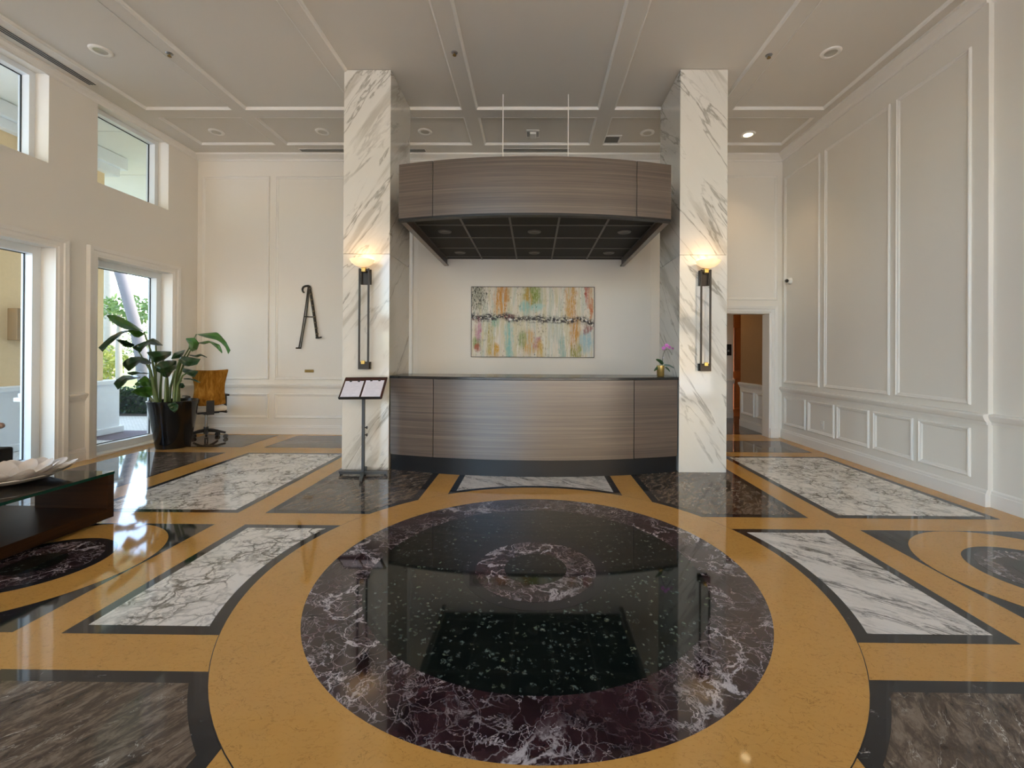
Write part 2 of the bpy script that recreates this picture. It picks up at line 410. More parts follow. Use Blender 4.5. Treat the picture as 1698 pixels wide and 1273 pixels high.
    wsp = g.math('MULTIPLY', g.rng(dd, 0, .03, 1, 0), g.rng(g.noise(g.map(scale=(9, 1, 14)), 1, 3), .60, .66))
    c = g.mix(wsp, c, S(240, 238, 236))
    g.bump(fine, .5, .004)
    return g.done(c, .5, spec=.3)
M['gold'], M['blackm'], M['breccia'], M['arab'], M['brown'], M['rosso'], M['verde'] = m_gold(), m_black(), m_breccia(), m_arab(), m_brown(), m_rosso(), m_verde()
M['wood'], M['darkwood'], M['glass'], M['tglass'], M['art'] = m_wood(), m_darkwood(), m_glass(), m_tableglass(), m_paint_art()
M['tedge'] = plain('green_glass_edge', S(14, 58, 46), .08)
M['leaf'] = m_leaf('dark_green_leaf', S(22, 48, 26), S(44, 76, 38))
M['leafg'] = m_leaf('bright_green_leaf', S(48, 92, 34), S(78, 124, 52))
M['stem'] = m_leaf('leaf_stalk', S(70, 92, 48), S(112, 128, 72))
M['bark'] = plain('grey_bark', S(96, 92, 92), .9, var=.25, vs=12, bump=.6)
M['palebark'] = plain('pale_palm_bark', S(146, 138, 124), .9, var=.15, vs=10, bump=.4)
M['pot'] = plain('glossy_black_planter', S(16, 15, 16), .14, var=.05)
M['stucco'] = plain('beige_stucco', S(228, 200, 158), .9, var=.05, vs=30, bump=.6)
M['stone'] = plain('white_cast_stone', S(228, 230, 232), .7, var=.03, vs=10)
M['lampshade'] = plain('tan_metal', S(156, 126, 88), .5, .2)

# ------------------------------------------------------------------ the room
XL, XR, YB, YF, ZC = -5.6, 4.07, 7.163, -3.0, 4.64
CX, CY = 0.018, 2.73                                # centre of the floor medallion
XR2, XE = 4.115, 5.65

# floor: one polished surface of inlaid marbles
def rect_minus_disc(x0, x1, y0, y1, R):
    def inside(p): return (p[0]-CX)**2 + (p[1]-CY)**2 < R*R
    n = 240; pts = []
    cs = [(x0,y0),(x1,y0),(x1,y1),(x0,y1)]
    for k in range(4):
        a, b = cs[k], cs[(k+1)%4]
        pts += [(a[0]+(b[0]-a[0])*i/n, a[1]+(b[1]-a[1])*i/n) for i in range(n)]
    ins = [inside(p) for p in pts]
    if not any(ins): return cs
    N = len(pts)
    st = next(i for i in range(N) if not ins[i] and ins[i-1])
    run = []
    for i in range(N):
        p = pts[(st+i) % N]
        if ins[(st+i) % N]: break
        run.append(p)
    keep = [p for k, p in enumerate(run) if k in (0, len(run)-1) or p in cs]
    a1 = math.atan2(run[-1][1]-CY, run[-1][0]-CX); a0 = math.atan2(run[0][1]-CY, run[0][0]-CX)
    d = (a0-a1+PI) % (2*PI) - PI
    arc = [(CX+R*math.cos(a1+d*i/32), CY+R*math.sin(a1+d*i/32)) for i in range(33)]
    return keep + arc
fl = MB()
FM = ['gold', 'blackm', 'breccia', 'arab', 'brown', 'rosso', 'verde']
H = .0007
fl.box(XL-.3, 5.9, YF-.3, 10.6, -.1, 0)
def inlay(poly, m, lev):
    fl.cur = FM.index(m); fl.ngon([(p[0], p[1], H*lev) for p in poly]); fl.cur = 0
def disc(x, y, r, n=128): return [(x+r*math.cos(2*PI*k/n), y+r*math.sin(2*PI*k/n)) for k in range(n)]
RG = 1.652
def panel(x0, x1, y0, y1, m, b=.065):               # black border, marble field
    inlay(rect_minus_disc(x0, x1, y0, y1, RG), 'blackm', 1)
    inlay(rect_minus_disc(x0+b, x1-b, y0+b, y1-b, RG+b), m, 2)
for sx in (-1, 1):
    for sy in (-1, 1):
        X = lambda a, b: (CX+min(sx*a, sx*b), CX+max(sx*a, sx*b))
        Y = lambda a, b: (CY+min(sy*a, sy*b), CY+max(sy*a, sy*b))
        panel(*X(1.075, 2.27), *Y(.905, 3.085), 'brown')
        panel(*X(2.50, 3.855), *Y(.905, 3.085), 'breccia')
        panel(*X(4.16, 5.35), *Y(.905, 3.085), 'brown', .03)
    panel(*X(1.2, 2.275), CY-.668, CY+.660, 'arab' if sx > 0 else 'breccia')
    panel(*X(4.16, 5.35), CY-.668, CY+.660, 'brown', .03)
    x0, x1 = X(2.515, 3.85)
    inlay([(x0, CY-.665), (x1, CY-.665), (x1, CY+.66), (x0, CY+.66)], 'blackm', 1)
    cx = (x0+x1)/2
    inlay(disc(cx, CY, .655), 'gold', 2); inlay(disc(cx, CY, .385), 'blackm', 3); inlay(disc(cx, CY, .325), 'rosso', 4); inlay(disc(cx, CY, .15), 'verde', 5)
    if sx > 0: panel(*X(2.68, 3.855), 6.07, 6.865, 'brown', .02)
panel(CX-.835, CX+.835, CY+1.2, CY+3.085, 'arab'); panel(CX-.835, CX+.835, CY-3.085, CY-1.2, 'arab')
panel(-4.13+.3, -2.7, 6.14, 7.06, 'brown', .02); panel(-5.35, -4.15, 6.14, 7.06, 'brown', .02)
panel(2.6, 5.2, 7.42, 9.6, 'brown', .05)
inlay(disc(CX, CY, RG+.0035), 'blackm', 3); inlay(disc(CX, CY, RG), 'gold', 4)
inlay(disc(CX, CY, 1.305), 'rosso', 5); inlay(disc(CX, CY, 1.017), 'verde', 6)
inlay(disc(CX, CY, .452), 'blackm', 7); inlay(disc(CX, CY, .375), 'rosso', 8); inlay(disc(CX, CY, .195), 'verde', 9)
floor = struct(fl.build('floor', [M[k] for k in FM]))

# ceiling with shallow coffers
ZB = 4.612
CXI = [(-5.25,-4.07), (-3.90,-2.39), (-2.21,-.97), (-.79,.86), (1.05,2.44), (2.62,3.84)]
CYI = [(5.98,6.78), (3.62,5.80), (2.02,3.40), (-.36,1.82), (-2.7,-.6)]
holes = [(a, b, c, d) for a, b in CXI for c, d in CYI]
cl = MB()
holed(cl, [XL-.3, 5.9], [YF-.3, YB+.2], holes, lambda u, v: (u, v, ZB), lambda u, v: (u, v, ZC+.02))
cl.box(XL-.3, 5.9, YF-.3, YB+.2, ZC, ZC+.15)
struct(cl.build('ceiling', M['ceil']))
for a, b, c, d in holes:
    if d < 1: continue
    mb = MB()
    ring(mb, lambda u, v, h: (u, v, ZC-h), a, b, c, d, [(0, .03), (.008, .033), (.014, .028), (.018, .014), (.026, .007), (.03, 0)])
    trim(mb, M['trim'])

# back wall with the doorway
DX0, DX1, DZ = 2.72, 3.855, 2.03
wb = MB(); holed(wb, [XL-.3, 5.9], [0, ZC], [(DX0, DX1, -1, DZ)], lambda u, v: (u, YB, v), lambda u, v: (u, YB+.2, v)); struct(wb.build('wall_back', M['paint']))
bo = MB(); bo.box(-1.92, 1.92, YB-.02, YB, 0, 4.5); trim(bo, M['paint'], .004)
# left wall: three bays of windows, tall below and square above
LW = [(3.86,5.01), (5.50,6.65), (2.22,3.37)]
lh = []
for a, b in LW: lh += [(a, b, .02, 2.56), (a, b-.07, 3.52, 4.555)]
wl = MB(); holed(wl, [YF-.3, YB+.2], [0, ZC], lh, lambda u, v: (XL, u, v), lambda u, v: (XL-.33, u, v)); struct(wl.build('wall_left', M['paint']))
wr = MB(); wr.box(XR, XR+.3, 3.93, YB+.2, 0, ZC); wr.box(XR2, XR+.3, .3, 3.93, 0, ZC); wr.box(XR2, XE+.3, .1, .3, 0, ZC); wr.box(XE, XE+.3, YF, .3, 0, ZC)
struct(wr.build('wall_right', M['paint']))
FB = [(-4.75+i*1.72, -4.75+i*1.72+1.6) for i in range(6)]
fh = []
for a, b in FB: fh += [(a, b, .06, 2.08), (a, b, 2.42, 4.46)]
wf = MB(); holed(wf, [XL-.3, 5.95], [0, ZC], fh, lambda u, v: (u, YF, v), lambda u, v: (u, YF-.3, v)); struct(wf.build('wall_front', M['paint']))

WN = [0]
def window(P, u0, u1, v0, v1, fw=.085, dep=.10):
    """sash frame and pane in a reveal; P(u, v, d) with d measured outwards from the glass"""
    WN[0] += 1
    fr = MB()
    ring(fr, lambda u, v, h: P(u, v, -h), u0, u1, v0, v1, [(0, -.03), (0, dep), (fw, dep), (fw, .012), (fw, -.03)])
    w_ = struct(fr.build('window_%d' % WN[0], M['sash']))
    gk = MB(); ring(gk, lambda u, v, h: P(u, v, -h), u0+fw-.001, u1-fw+.001, v0+fw-.001, v1-fw+.001, [(0, .013), (.009, .013), (.009, 0)]); g_ = gk.build('gasket', M['gasket'], w_)
    pn = MB(); pn.ngon([P(u0+fw, v0+fw, 0), P(u1-fw, v0+fw, 0), P(u1-fw, v1-fw, 0), P(u0+fw, v1-fw, 0)]); pn.build('pane', M['glass'], w_)
XG = -5.86
for a, b in LW:
    P = lambda u, v, d: (XG-d, u, v)
    window(P, a, b, .02, 2.56); window(P, a, b-.07, 3.52, 4.555, .06)
for a, b in FB:
    P = lambda u, v, d: (u, YF-.2-d, v)
    window(P, a, b, .06, 2.08, .06); window(P, a, b, 2.42, 4.46, .06)
# casings round the tall windows
CAS = [(0, 0), (0, .018), (.018, .022), (.03, .03), (.07, .032), (.08, .044), (.118, .05), (.125, .05), (.13, 0)]
for a, b in LW[:3]:
    mb = MB(); uframe(mb, lambda u, v, h: (XL+h, u, v), a, b, 2.56, CAS, .0); trim(mb, M['trim'])
mb = MB(); uframe(mb, lambda u, v, h: (u, YB-h, v), DX0, DX1, DZ, CAS); trim(mb, M['trim'])
mb = MB(); mb.box(DX1+.005, DX1+.14, YB-.056, YB, 0, .16); mb.box(DX0-.14, DX0-.005, YB-.056, YB, 0, .16); trim(mb, M['trim'], .006)

# baseboards, chair rails, crowns
BASE = [(0, 0), (.022, 0), (.022, .115), (.016, .122), (.014, .14), (.006, .152), (0, .152)]
RAIL = [(0, .735), (.012, .735), (.016, .76), (.03, .775), (.042, .80), (.046, .815), (.04, .83), (0, .835)]
CROWN = [(0, 4.525), (.018, 4.525), (.022, 4.545), (.05, 4.56), (.10, 4.575), (.135, 4.585), (.135, ZB), (0, ZB)]
def run(poly, p0, p1, n, name=None):
    mb = MB(); mb.sweep(poly, p0, p1, n)
    if name: return struct(mb.build(name, M['trim']))
    return trim(mb, M['trim'])
bkl = MB(); bkl.sweep(BASE, (XL, YB, 0), (-1.93, YB, 0), (0,-1,0)); bkl.sweep(BASE, (1.93, YB, 0), (DX0-.14, YB, 0), (0,-1,0)); struct(bkl.build('baseboard_back', M['trim']))
br = MB(); br.sweep(BASE, (XR, YB, 0), (XR, 3.93, 0), (-1,0,0)); br.sweep(BASE, (XR2, 3.93, 0), (XR2, .3, 0), (-1,0,0)); struct(br.build('baseboard_right', M['trim']))
bl = MB()
ys = [(6.785, YB), (5.145, 5.365), (3.505, 3.725)]
for a, b in ys: bl.sweep(BASE, (XL, a, 0), (XL, b, 0), (1,0,0))
struct(bl.build('baseboard_left', M['trim']))
run(RAIL, (XL, YB, 0), (-1.93, YB, 0), (0,-1,0)); run(RAIL, (XR, YB, 0), (XR, 3.93, 0), (-1,0,0)); run(RAIL, (XR2, 3.93, 0), (XR2, .3, 0), (-1,0,0))
for a, b in ys: run(RAIL, (XL, a, 0), (XL, b, 0), (1,0,0))
run(CROWN, (XL, YB, 0), (XR, YB, 0), (0,-1,0)); run(CROWN, (XR, YB, 0), (XR, 3.93, 0), (-1,0,0)); run(CROWN, (XR2, 3.93, 0), (XR2, .3, 0), (-1,0,0)); run([(d*.45, z) for d, z in CROWN], (XL, YF, 0), (XL, YB, 0), (1,0,0))
# panel mouldings
PM = [(0, 0), (0, .012), (.006, .02), (.014, .022), (.02, .014), (.034, .010), (.042, .004), (.045, 0)]
def pmould(P, u0, u1, v0, v1):
    mb = MB(); ring(mb, P, u0, u1, v0, v1, PM); trim(mb, M['trim'])
PR = lambda u, v, h: (XR-h, u, v); PB = lambda u, v, h: (u, YB-h, v)
for a, b in ((6.22, 7.085), (5.0, 6.115), (4.08, 4.915)): pmould(PR, a, b, .90, 4.235)
for a, b in ((6.53, 7.075), (5.91, 6.47), (5.30, 5.855), (4.69, 5.235), (4.08, 4.625)): pmould(PR, a, b, .23, .685)
for a, b in ((-5.52, -4.395), (-4.29, -3.1), (-3.0, -2.0)): pmould(PB, a, b, .90, 4.275); pmould(PB, a, b, .262, .672)
pmould(PB, 2.75, 3.985, 2.25, 4.30)

# corridor beyond the doorway
co = MB(); co.box(3.96, 4.06, YB+.2, 8.35, 0, 2.7); co.box(4.06, 5.6, 8.25, 8.35, 0, 2.7)
M['tan'] = plain('tan_wallpaper', S(160, 124, 84), .8, var=.06, vs=14)
struct(co.build('wall_corridor', M['tan']))
cw = MB(); cw.box(1.9, 4.28, 9.36, 9.5, 0, 2.7); cw.box(1.9, 2.0, YB+.2, 9.36, 0, 2.7); cw.box(5.6, 5.7, 8.25, 10.6, 0, 2.7); struct(cw.build('wall_far', M['paint']))
cc = MB(); cc.box(1.9, 5.7, YB+.2, 10.6, 2.55, 2.7); struct(cc.build('ceiling_corridor', M['ceil']))
run([(d, z) for d, z in BASE], (3.96, YB+.2, 0), (3.96, 8.35, 0), (-1,0,0)); run(RAIL, (3.96, YB+.2, 0), (3.96, 8.37, 0), (-1,0,0))
wn = MB(); wn.box(3.948, 3.96, YB+.2, 8.35, .15, .74); trim(wn, M['trim'])
for a, b in ((7.42, 7.72), (7.80, 8.27)): pmould(lambda u, v, h: (3.948-h, u, v), a, b, .24, .68)
run(BASE, (2.0, 9.36, 0), (4.28, 9.36, 0), (0,-1,0)); run(RAIL, (2.0, 9.36, 0), (4.30, 9.36, 0), (0,-1,0))
run([(0, 2.4), (.03, 2.4), (.12, 2.53), (.12, 2.55), (0, 2.55)], (2.0, 9.36, 0), (4.28, 9.36, 0), (0,-1,0))
M['door'] = plain('stained_wood_door', S(150, 82, 34), .35, var=.12, vs=6)
dd_ = MB(); dd_.box(4.28, 5.3, 9.62, 9.7, 0, 2.55); d0 = struct(dd_.build('door_1', M['door']))
dp = MB()
for z0, z1 in ((.15, .85), (.98, 1.95)): ring(dp, lambda u, v, h: (u, 9.62-h, v), 4.4, 5.1, z0, z1, PM)
dp.build('panel_moulding', M['door'], d0)
t = thing('thermostat', 'small dark wall control with raised button on the corridor wall', 'thermostat', (4.17, 9.35, 1.46))
MB().box(4.10, 4.235, 9.335, 9.36, 1.34, 1.58).build('housing', M['plastic'], t, .006)
MB().box(4.15, 4.185, 9.325, 9.335, 1.42, 1.46).build('button', M['steel'], t, .002)
cl_ = bpy.data.lights.new('corridor_lamp', 'AREA'); cl_.energy = 1.6; cl_.color = (1, .72, .42); cl_.size = .5
clo = bpy.data.objects.new('corridor_lamp', cl_); COL.objects.link(clo); clo.location = (3.2, 8.4, 2.53)

# ------------------------------------------------------------------ pillars
for sx, lab in ((-1, 'tall square white marble pillar left of the reception desk, behind the document stand'), (1, 'tall square white marble pillar right of the reception desk, beside the doorway')):
    x0, x1 = sorted((sx*1.673, sx*2.218))
    t = thing('marble_pillar', lab, 'pillar', ((x0+x1)/2, 5.42, 0), 'marble pillars beside the reception desk')
    for k, (z0, z1) in enumerate(((0, 2.497), (2.5, ZC-.006))):
        MB().box(x0, x1, 5.01, 5.80, z0, z1).build('marble_cladding', m_calacatta(sx > 0, k*3.7+sx), t, .0025, seg=1)

# ------------------------------------------------------------------ reception desk
ARC_R, ARC_C = 5.30, 10.045
def arcpts(x0, x1, off, n=24):                      # points of the curved front, off metres in front of it
    out = []
    for i in range(n+1):
        x = x0+(x1-x0)*i/n; R = ARC_R+off
        out.append((x, ARC_C-math.sqrt(R*R-x*x)))
    return out
def arcwall(mb, x0, x1, off, th, z0, z1, n=24, dy=0):
    f = arcpts(x0, x1, off, n); b = arcpts(x0, x1, off-th, n)
    poly = [(x, y+dy) for x, y in f] + [(x, y+dy) for x, y in reversed(b)]
    n2 = len(poly); vs = [(x, y, z0) for x, y in poly] + [(x, y, z1) for x, y in poly]; fs = []
    m = n+1
    for i in range(n2): fs.append((i, (i+1) % n2, n2+(i+1) % n2, n2+i))
    for i in range(n):
        j, k = n2-1-i, n2-2-i
        fs.append((i, j, k, i+1)); fs.append((n2+i, n2+i+1, n2+k, n2+j))
    return mb.add(vs, fs)
t = thing('reception_desk', 'curved reception desk in brown wood laminate between the marble pillars', 'desk', (0, 5.1, 0))
for a, b in ((-1.655, -1.128), (-1.122, 1.122), (1.128, 1.655)):
    arcwall(MB(), a, b, 0, .025, .186, 1.062).build('front_panel', M['wood'], t, .002, True, 1)
arcwall(MB(), -1.65, 1.65, -.022, .03, 0, .186).build('toe_kick', plain('black_toe_kick', S(44, 44, 46), .3, .6), t, 0, True)
top = MB(); f = arcpts(-1.664, 1.664, .014, 32); poly = f + [(1.664, 5.55), (-1.664, 5.55)]
top.prism([(x, y, 1.062) for x, y in poly], [(x, y, 1.092) for x, y in poly]); top.build('countertop', plain('black_stone_counter', S(30, 28, 27), .2), t, .003, False, 1)
bd = MB(); poly = arcpts(-1.64, 1.64, -.055, 16) + [(1.64, 5.5), (-1.64, 5.5)]
bd.prism([(x, y, .0) for x, y in poly], [(x, y, 1.06) for x, y in poly]); bd.build('carcass', M['plastic'], t)

# ------------------------------------------------------------------ hanging canopy over the desk
CW, CZ0, CZ1, CYE = 1.475, 2.79, 3.40, 4.70
dyc = CYE - (ARC_C-math.sqrt(ARC_R**2-CW**2))
t = thing('hanging_canopy', 'curved brown wood canopy with dark gridded underside hanging above the reception desk', 'canopy', (0, 5.8, 2.79))
for a, b in ((-CW, -1.085), (-1.080, 1.080), (1.085, CW)):
    arcwall(MB(), a, b, 0, .03, CZ0+.02, CZ1, dy=dyc).build('fascia_panel', M['wood'], t, .002, True, 1)
arcwall(MB(), -CW, CW, .004, .075, CZ0-.004, CZ0+.02, dy=dyc).build('fascia_rim', M['black'], t, 0, True)
for s in (-1, 1):
    MB().box(s*CW, s*(CW-.045), CYE+.035, YB-.03, CZ0+.02, CZ1).box(s*CW, s*(CW-.065), CYE+.02, YB-.03, CZ0, CZ0+.02).build('side_rail', M['wood'], t)
zc = 2.905
pl = MB(); poly = [(x, y+dyc) for x, y in arcpts(-CW+.05, CW-.05, -.035, 20)] + [(CW-.05, YB-.03), (-CW+.05, YB-.03)]
pl.prism([(x, y, zc) for x, y in poly], [(x, y, zc+.02) for x, y in poly]); pl.build('ceiling_tiles', M['tilepanel'], t)
tp = MB(); poly2 = [(x, y+dyc) for x, y in arcpts(-CW+.03, CW-.03, -.03, 20)] + [(CW-.03, YB-.03), (-CW+.03, YB-.03)]
tp.prism([(x, y, CZ1-.03) for x, y in poly2], [(x, y, CZ1-.01) for x, y in poly2]); tp.build('top_board', M['black'], t)
gr = MB()
for k in range(6):
    x = -1.425+.57*k; ymin = ARC_C-math.sqrt((ARC_R-.04)**2-x*x)+dyc
    gr.box(x-.012, x+.012, ymin, YB-.03, zc-.006, zc)
for y in (5.23, 5.80, 6.37, 6.94): gr.box(-1.425, 1.425, y-.012, y+.012, zc-.007, zc)
gr.build('grid_bars', M['tbar'], t)
for y in (5.515, 6.655):
    for x in (-1.14, 0, 1.14):
        MB().lathe([(.0, -.004), (.045, -.006), (.055, -.012), (.078, -.012), (.085, -.004), (.085, 0)], (x, y, zc), 24).build('downlight_ring', M['tbar'], t, 0, True)
for x in (-.406, .422): MB().tube([(x, 5.5, CZ1-.02), (x, 5.5, ZC)], .007, 10).build('suspension_rod', M['trim'], t, 0, True)

# painting
t = thing('abstract_painting', 'wide abstract canvas with vertical streaks of cream, ochre, green and teal', 'painting', (-1.02, YB-.06, 1.302))
cv = MB().box(-1.02, .98, YB-.06, YB-.022, 1.302, 2.442).build('canvas', M['art'], t)
ef = MB(); ring(ef, lambda u, v, h: (u, YB-.022-h, v), -1.028, .988, 1.294, 2.45, [(0, 0), (0, .045), (.008, .045), (.008, 0)]); ef.build('edge_frame', M['black'], t)

# ------------------------------------------------------------------ wall sconces
def shade_mat():
    g = G('glowing_alabaster'); x, y, z = g.xyz()
    n = g.noise(scale=14, detail=4)
    c = g.mix(n, S(236, 214, 180), S(250, 232, 204)); g.set(g.b.inputs['Emission Color'], g.mix(n, (1, .58, .25, 1), (1, .72, .42, 1)))
    g.b.inputs['Emission Strength'].default_value = .36
    return g.done(c, .4)
SM = shade_mat()
M['bulb'] = G('lit_bulb').done((1, .9, .7, 1), .5, emit=(1, .78, .45, 1), estr=4)
def sconce(x, label):
    t = thing('wall_sconce', label, 'wall lamp', (x, 5.01, 1.165), 'wall sconces on the marble pillars')
    MB().box(x-.06, x+.06, 4.985, 5.009, 2.14, 2.315).build('back_plate', M['bronze'], t, .003)
    MB().box(x-.06, x+.06, 4.985, 5.009, 1.165, 1.25).box(x-.061, x+.061, 4.925, 4.94, 1.165, 1.245).box(x-.03, x+.03, 4.94, 4.985, 1.18, 1.24).build('bottom_plate', M['bronze'], t, .002)
    for s in (-1, 1):
        MB().box(x+s*.061, x+s*.042, 4.925, 4.942, 1.243, 2.315).build('upright_bar', M['bronze'], t, .002)
    MB().box(x-.042, x+.042, 4.93, 4.985, 2.285, 2.31).build('bracket', M['bronze'], t, .002)
    MB().box(x-.022, x+.022, 4.905, 4.95, 2.275, 2.322).build('top_cube', M['brass'], t, .003)
    MB().box(x-.02, x+.02, 4.905, 4.93, 1.225, 1.265).build('bottom_cube', M['brass'], t, .003)
    b = MB().lathe([(.0, 2.322), (.03, 2.322), (.075, 2.335), (.115, 2.365), (.134, 2.398), (.128, 2.40), (.108, 2.368), (.07, 2.342), (.0, 2.332)], (x, 4.87, 0), 40).build('bowl_shade', SM, t, 0, True)
    MB().lathe([(0, 2.335), (.022, 2.34), (.03, 2.36), (.024, 2.385), (0, 2.395)], (x, 4.87, 0), 20).build('bulb', M['bulb'], t, 0, True)
    l = bpy.data.lights.new('sconce_light', 'POINT'); l.energy = .6; l.color = (1, .66, .34); l.shadow_soft_size = .04
    lo = bpy.data.objects.new('sconce_light', l); COL.objects.link(lo); lo.parent = t; lo.location = (0, 4.87-5.01, 2.45-1.165)
sconce(-1.94, 'lit bronze torch sconce with glass bowl on the left marble pillar')
sconce(1.945, 'lit bronze torch sconce with glass bowl on the right marble pillar')

# ------------------------------------------------------------------ document stand
t = thing('document_stand', 'dark metal floor stand with tilted reading board in front of the left pillar', 'stand', (-1.872, 4.76, 0))
MB().box(-1.887, -1.857, 4.752, 4.782, .045, .93).build('pole', M['darkgrey'], t, .003)
for (a, b) in (((-2.145, 4.79), (-1.872, 4.767)), ((-1.615, 4.80), (-1.872, 4.767)), ((-1.80, 4.52), (-1.872, 4.767)), ((-1.93, 4.985), (-1.872, 4.767))):
    d = Vector((a[0]-b[0], a[1]-b[1], 0)); L = d.length; an = math.atan2(d.y, d.x)
    Mx = Matrix.Translation((b[0], b[1], 0)) @ Matrix.Rotation(an, 4, 'Z')
    leg = MB().box(0, L, -.016, .016, .016, .046, Mx).build('leg', M['darkgrey'], t, .003)
    MB().box(L-.035, L-.01, -.012, .012, 0, .016, Mx).build('rubber_foot', M['plastic'], leg)
for z in (.45, .53): MB().tube([(-1.857, 4.767, z), (-1.838, 4.767, z)], .007, 10).tube([(-1.838, 4.767, z), (-1.83, 4.767, z)], .016, 12).build('knob', M['plastic'], t, 0, True)
Pbl, Pbr, Ptl, Ptr = at(561, 660.5, 4.66), at(634, 660, 4.665), at(571.5, 625, 4.86), at(641, 625, 4.865)
ex = (Pbr-Pbl); wB = ex.length; ex.normalize(); ey = (Ptl-Pbl); ey = ey - ex*ey.dot(ex); hB = ey.length; ey.normalize(); en = ex.cross(ey)
shear = (Ptl-Pbl).dot(ex)
MBd = Matrix(((ex.x, ey.x, en.x, Pbl.x+shear/2), (ex.y, ey.y, en.y, Pbl.y), (ex.z, ey.z, en.z, Pbl.z), (0, 0, 0, 1)))
M['mahog'] = plain('dark_mahogany', S(62, 34, 28), .25, var=.15, vs=10)
MB().box(0, wB, 0, hB, -.02, 0, MBd).build('board', M['mahog'], t, .008)
MB().box(.01, wB-.01, -.004, .006, -.016, .022, MBd).build('ledge', M['plastic'], t, .003)
MB().box(wB/2-.03, wB/2+.03, hB*.3, hB*.6, -.07, -.02, MBd).build('tilt_bracket', M['plastic'], t, .004)
def m_paper():
    g = G('printed_paper')
    return g.done(g.mix(g.noise(scale=30, detail=3), S(226, 222, 230), S(206, 202, 212)), .7)
M['paper'] = m_paper()
for (u0, lab) in ((.022, 'white paper sheet on the left half of the reading board'), (wB-.226, 'white paper sheet on the right half of the reading board')):
    v0 = .012 if u0 < .1 else .02
    o = thing('paper_sheet', lab, 'paper', MBd @ Vector((u0+.1, v0, .002)), 'papers on the reading board')
    MB().box(u0, u0+.204, v0, v0+.225, .001, .003, MBd).build('sheet', M['paper'], o)
    for q in (.06, .15): MB().box(u0+q-.012, u0+q+.012, v0+.212, v0+.232, .003, .009, MBd).build('clip', M['plastic'], o)
    wr_ = MB()
    for r in range(9):
        L = .17*random.uniform(.6, 1); wr_.box(u0+.016, u0+.016+L, v0+.19-.02*r, v0+.1915-.02*r, .003, .0033, MBd)
    wr_.build('ruled_line', plain('pale_ink', S(170, 168, 180), .8), o)

# ------------------------------------------------------------------ iron easel on the back wall, plaque
t = thing('display_easel', 'bamboo-style dark metal A-shaped easel hung on the left back wall', 'easel', (-3.78, YB-.03, 1.43))
ye = YB-.03
E_ = lambda px, py, dy=0: at(480+px/7.49, 460+py/7.49, ye-dy)
for pts in ([(232,115),(205,330),(180,500),(150,690),(118,868)], [(244,115),(225,330),(205,500),(170,690),(140,868)]):
    MB().tube([E_(*p) for p in pts], .0095, 8).build('left_leg', M['iron'], t, 0, True)
rl = MB().tube([E_(*p) for p in ((245,112),(275,270),(298,420),(318,560),(343,745))], [.022,.021,.021,.02,.019], 10).build('right_leg', M['iron'], t, 0, True)
M['ironlight'] = plain('worn_iron_node', S(120, 108, 84), .5, .5, var=.3, vs=60)
for k in range(9):
    p = E_(245+98*k/9+8, 112+633*k/9+20); q = E_(245+98*k/9+10.5, 112+633*k/9+32)
    MB().tube([p, q], .0235, 10).build('bamboo_node', M['ironlight'], rl, 0, True)
MB().tube([E_(*p) for p in ((252,118),(235,104),(200,106),(172,118),(160,145),(166,172),(182,188))], [.02,.018,.016,.016,.016,.015,.013], 10).build('crook', M['iron'], t, 0, True)
MB().tube([E_(185,485,0), E_(300,490,0)], .009, 8).build('crossbar', M['iron'], t, 0, True)
MB().tube([E_(80,876,.05), E_(112,876,.02), E_(145,876,0)], .012, 8).build('foot', M['iron'], t, 0, True)
MB().tube([E_(330,750,0), E_(360,750,.02), E_(395,742,.05)], .012, 8).build('foot', M['iron'], t, 0, True)
t = thing('wall_plaque', 'small brass plaque on the back wall below the metal easel', 'plaque', (-3.718, YB, 1.047))
MB().box(-3.79, -3.645, YB-.012, YB, 1.024, 1.071).build('plate', M['brass_dull'], t, .002)
for x in (-3.78, -3.655): MB().lathe([(0, .004), (.004, .003), (.005, 0)], (x, YB-.012, 1.047), 10, Matrix.Rotation(PI/2, 3, 'X')).build('screw', M['brass'], t, 0, True)

# ------------------------------------------------------------------ orchid on the desk
t = thing('orchid', 'small pink orchid in a brass-coloured pot on the right end of the desk', 'orchid', (1.515, 5.2, 1.093))
ox, oy = 1.515, 5.2
MB().lathe([(.036, 1.093), (.042, 1.10), (.045, 1.22), (.043, 1.222), (.04, 1.215), (.038, 1.20), (0, 1.198)], (ox, oy, 0), 28).build('pot', plain('mottled_brass_pot', S(176, 148, 84), .25, .6, var=.5, vs=30), t, 0, True)
def strap(mb, pts, width, n=12, fold=.25, side=None):
    pts = [Vector(p) for p in pts]
    def cr(t):
        s = t*(len(pts)-1); i = min(int(s), len(pts)-2); f = s-i
        p0, p1, p2, p3 = pts[max(i-1,0)], pts[i], pts[i+1], pts[min(i+2, len(pts)-1)]
        return .5*((2*p1)+(p2-p0)*f+(2*p0-5*p1+4*p2-p3)*f*f+(3*p1-p0-3*p2+p3)*f**3)
    vs = []; fs = []
    for i in range(n+1):
        tt = i/n; p = cr(tt); tg = (cr(min(1, tt+.02))-cr(max(0, tt-.02))).normalized()
        vd = side if side is not None else (p-Vector((0, 0, EYE))).normalized()
        s_ = tg.cross(vd).normalized(); nn = s_.cross(tg).normalized()
        wd = width*max(.02, 2.0*(1-tt*.995)**.68*(tt+.004)**.42)
        for k, q in enumerate((-1, -.5, 0, .5, 1)):
            vs.append(p + s_*wd*q + nn*abs(q)*wd*fold + nn*.04*wd*math.sin(9*tt+2*q))
    for i in range(n):
        for k in range(4): fs.append((i*5+k, i*5+k+1, i*5+6+k, i*5+5+k))
    return mb.add(vs, fs)
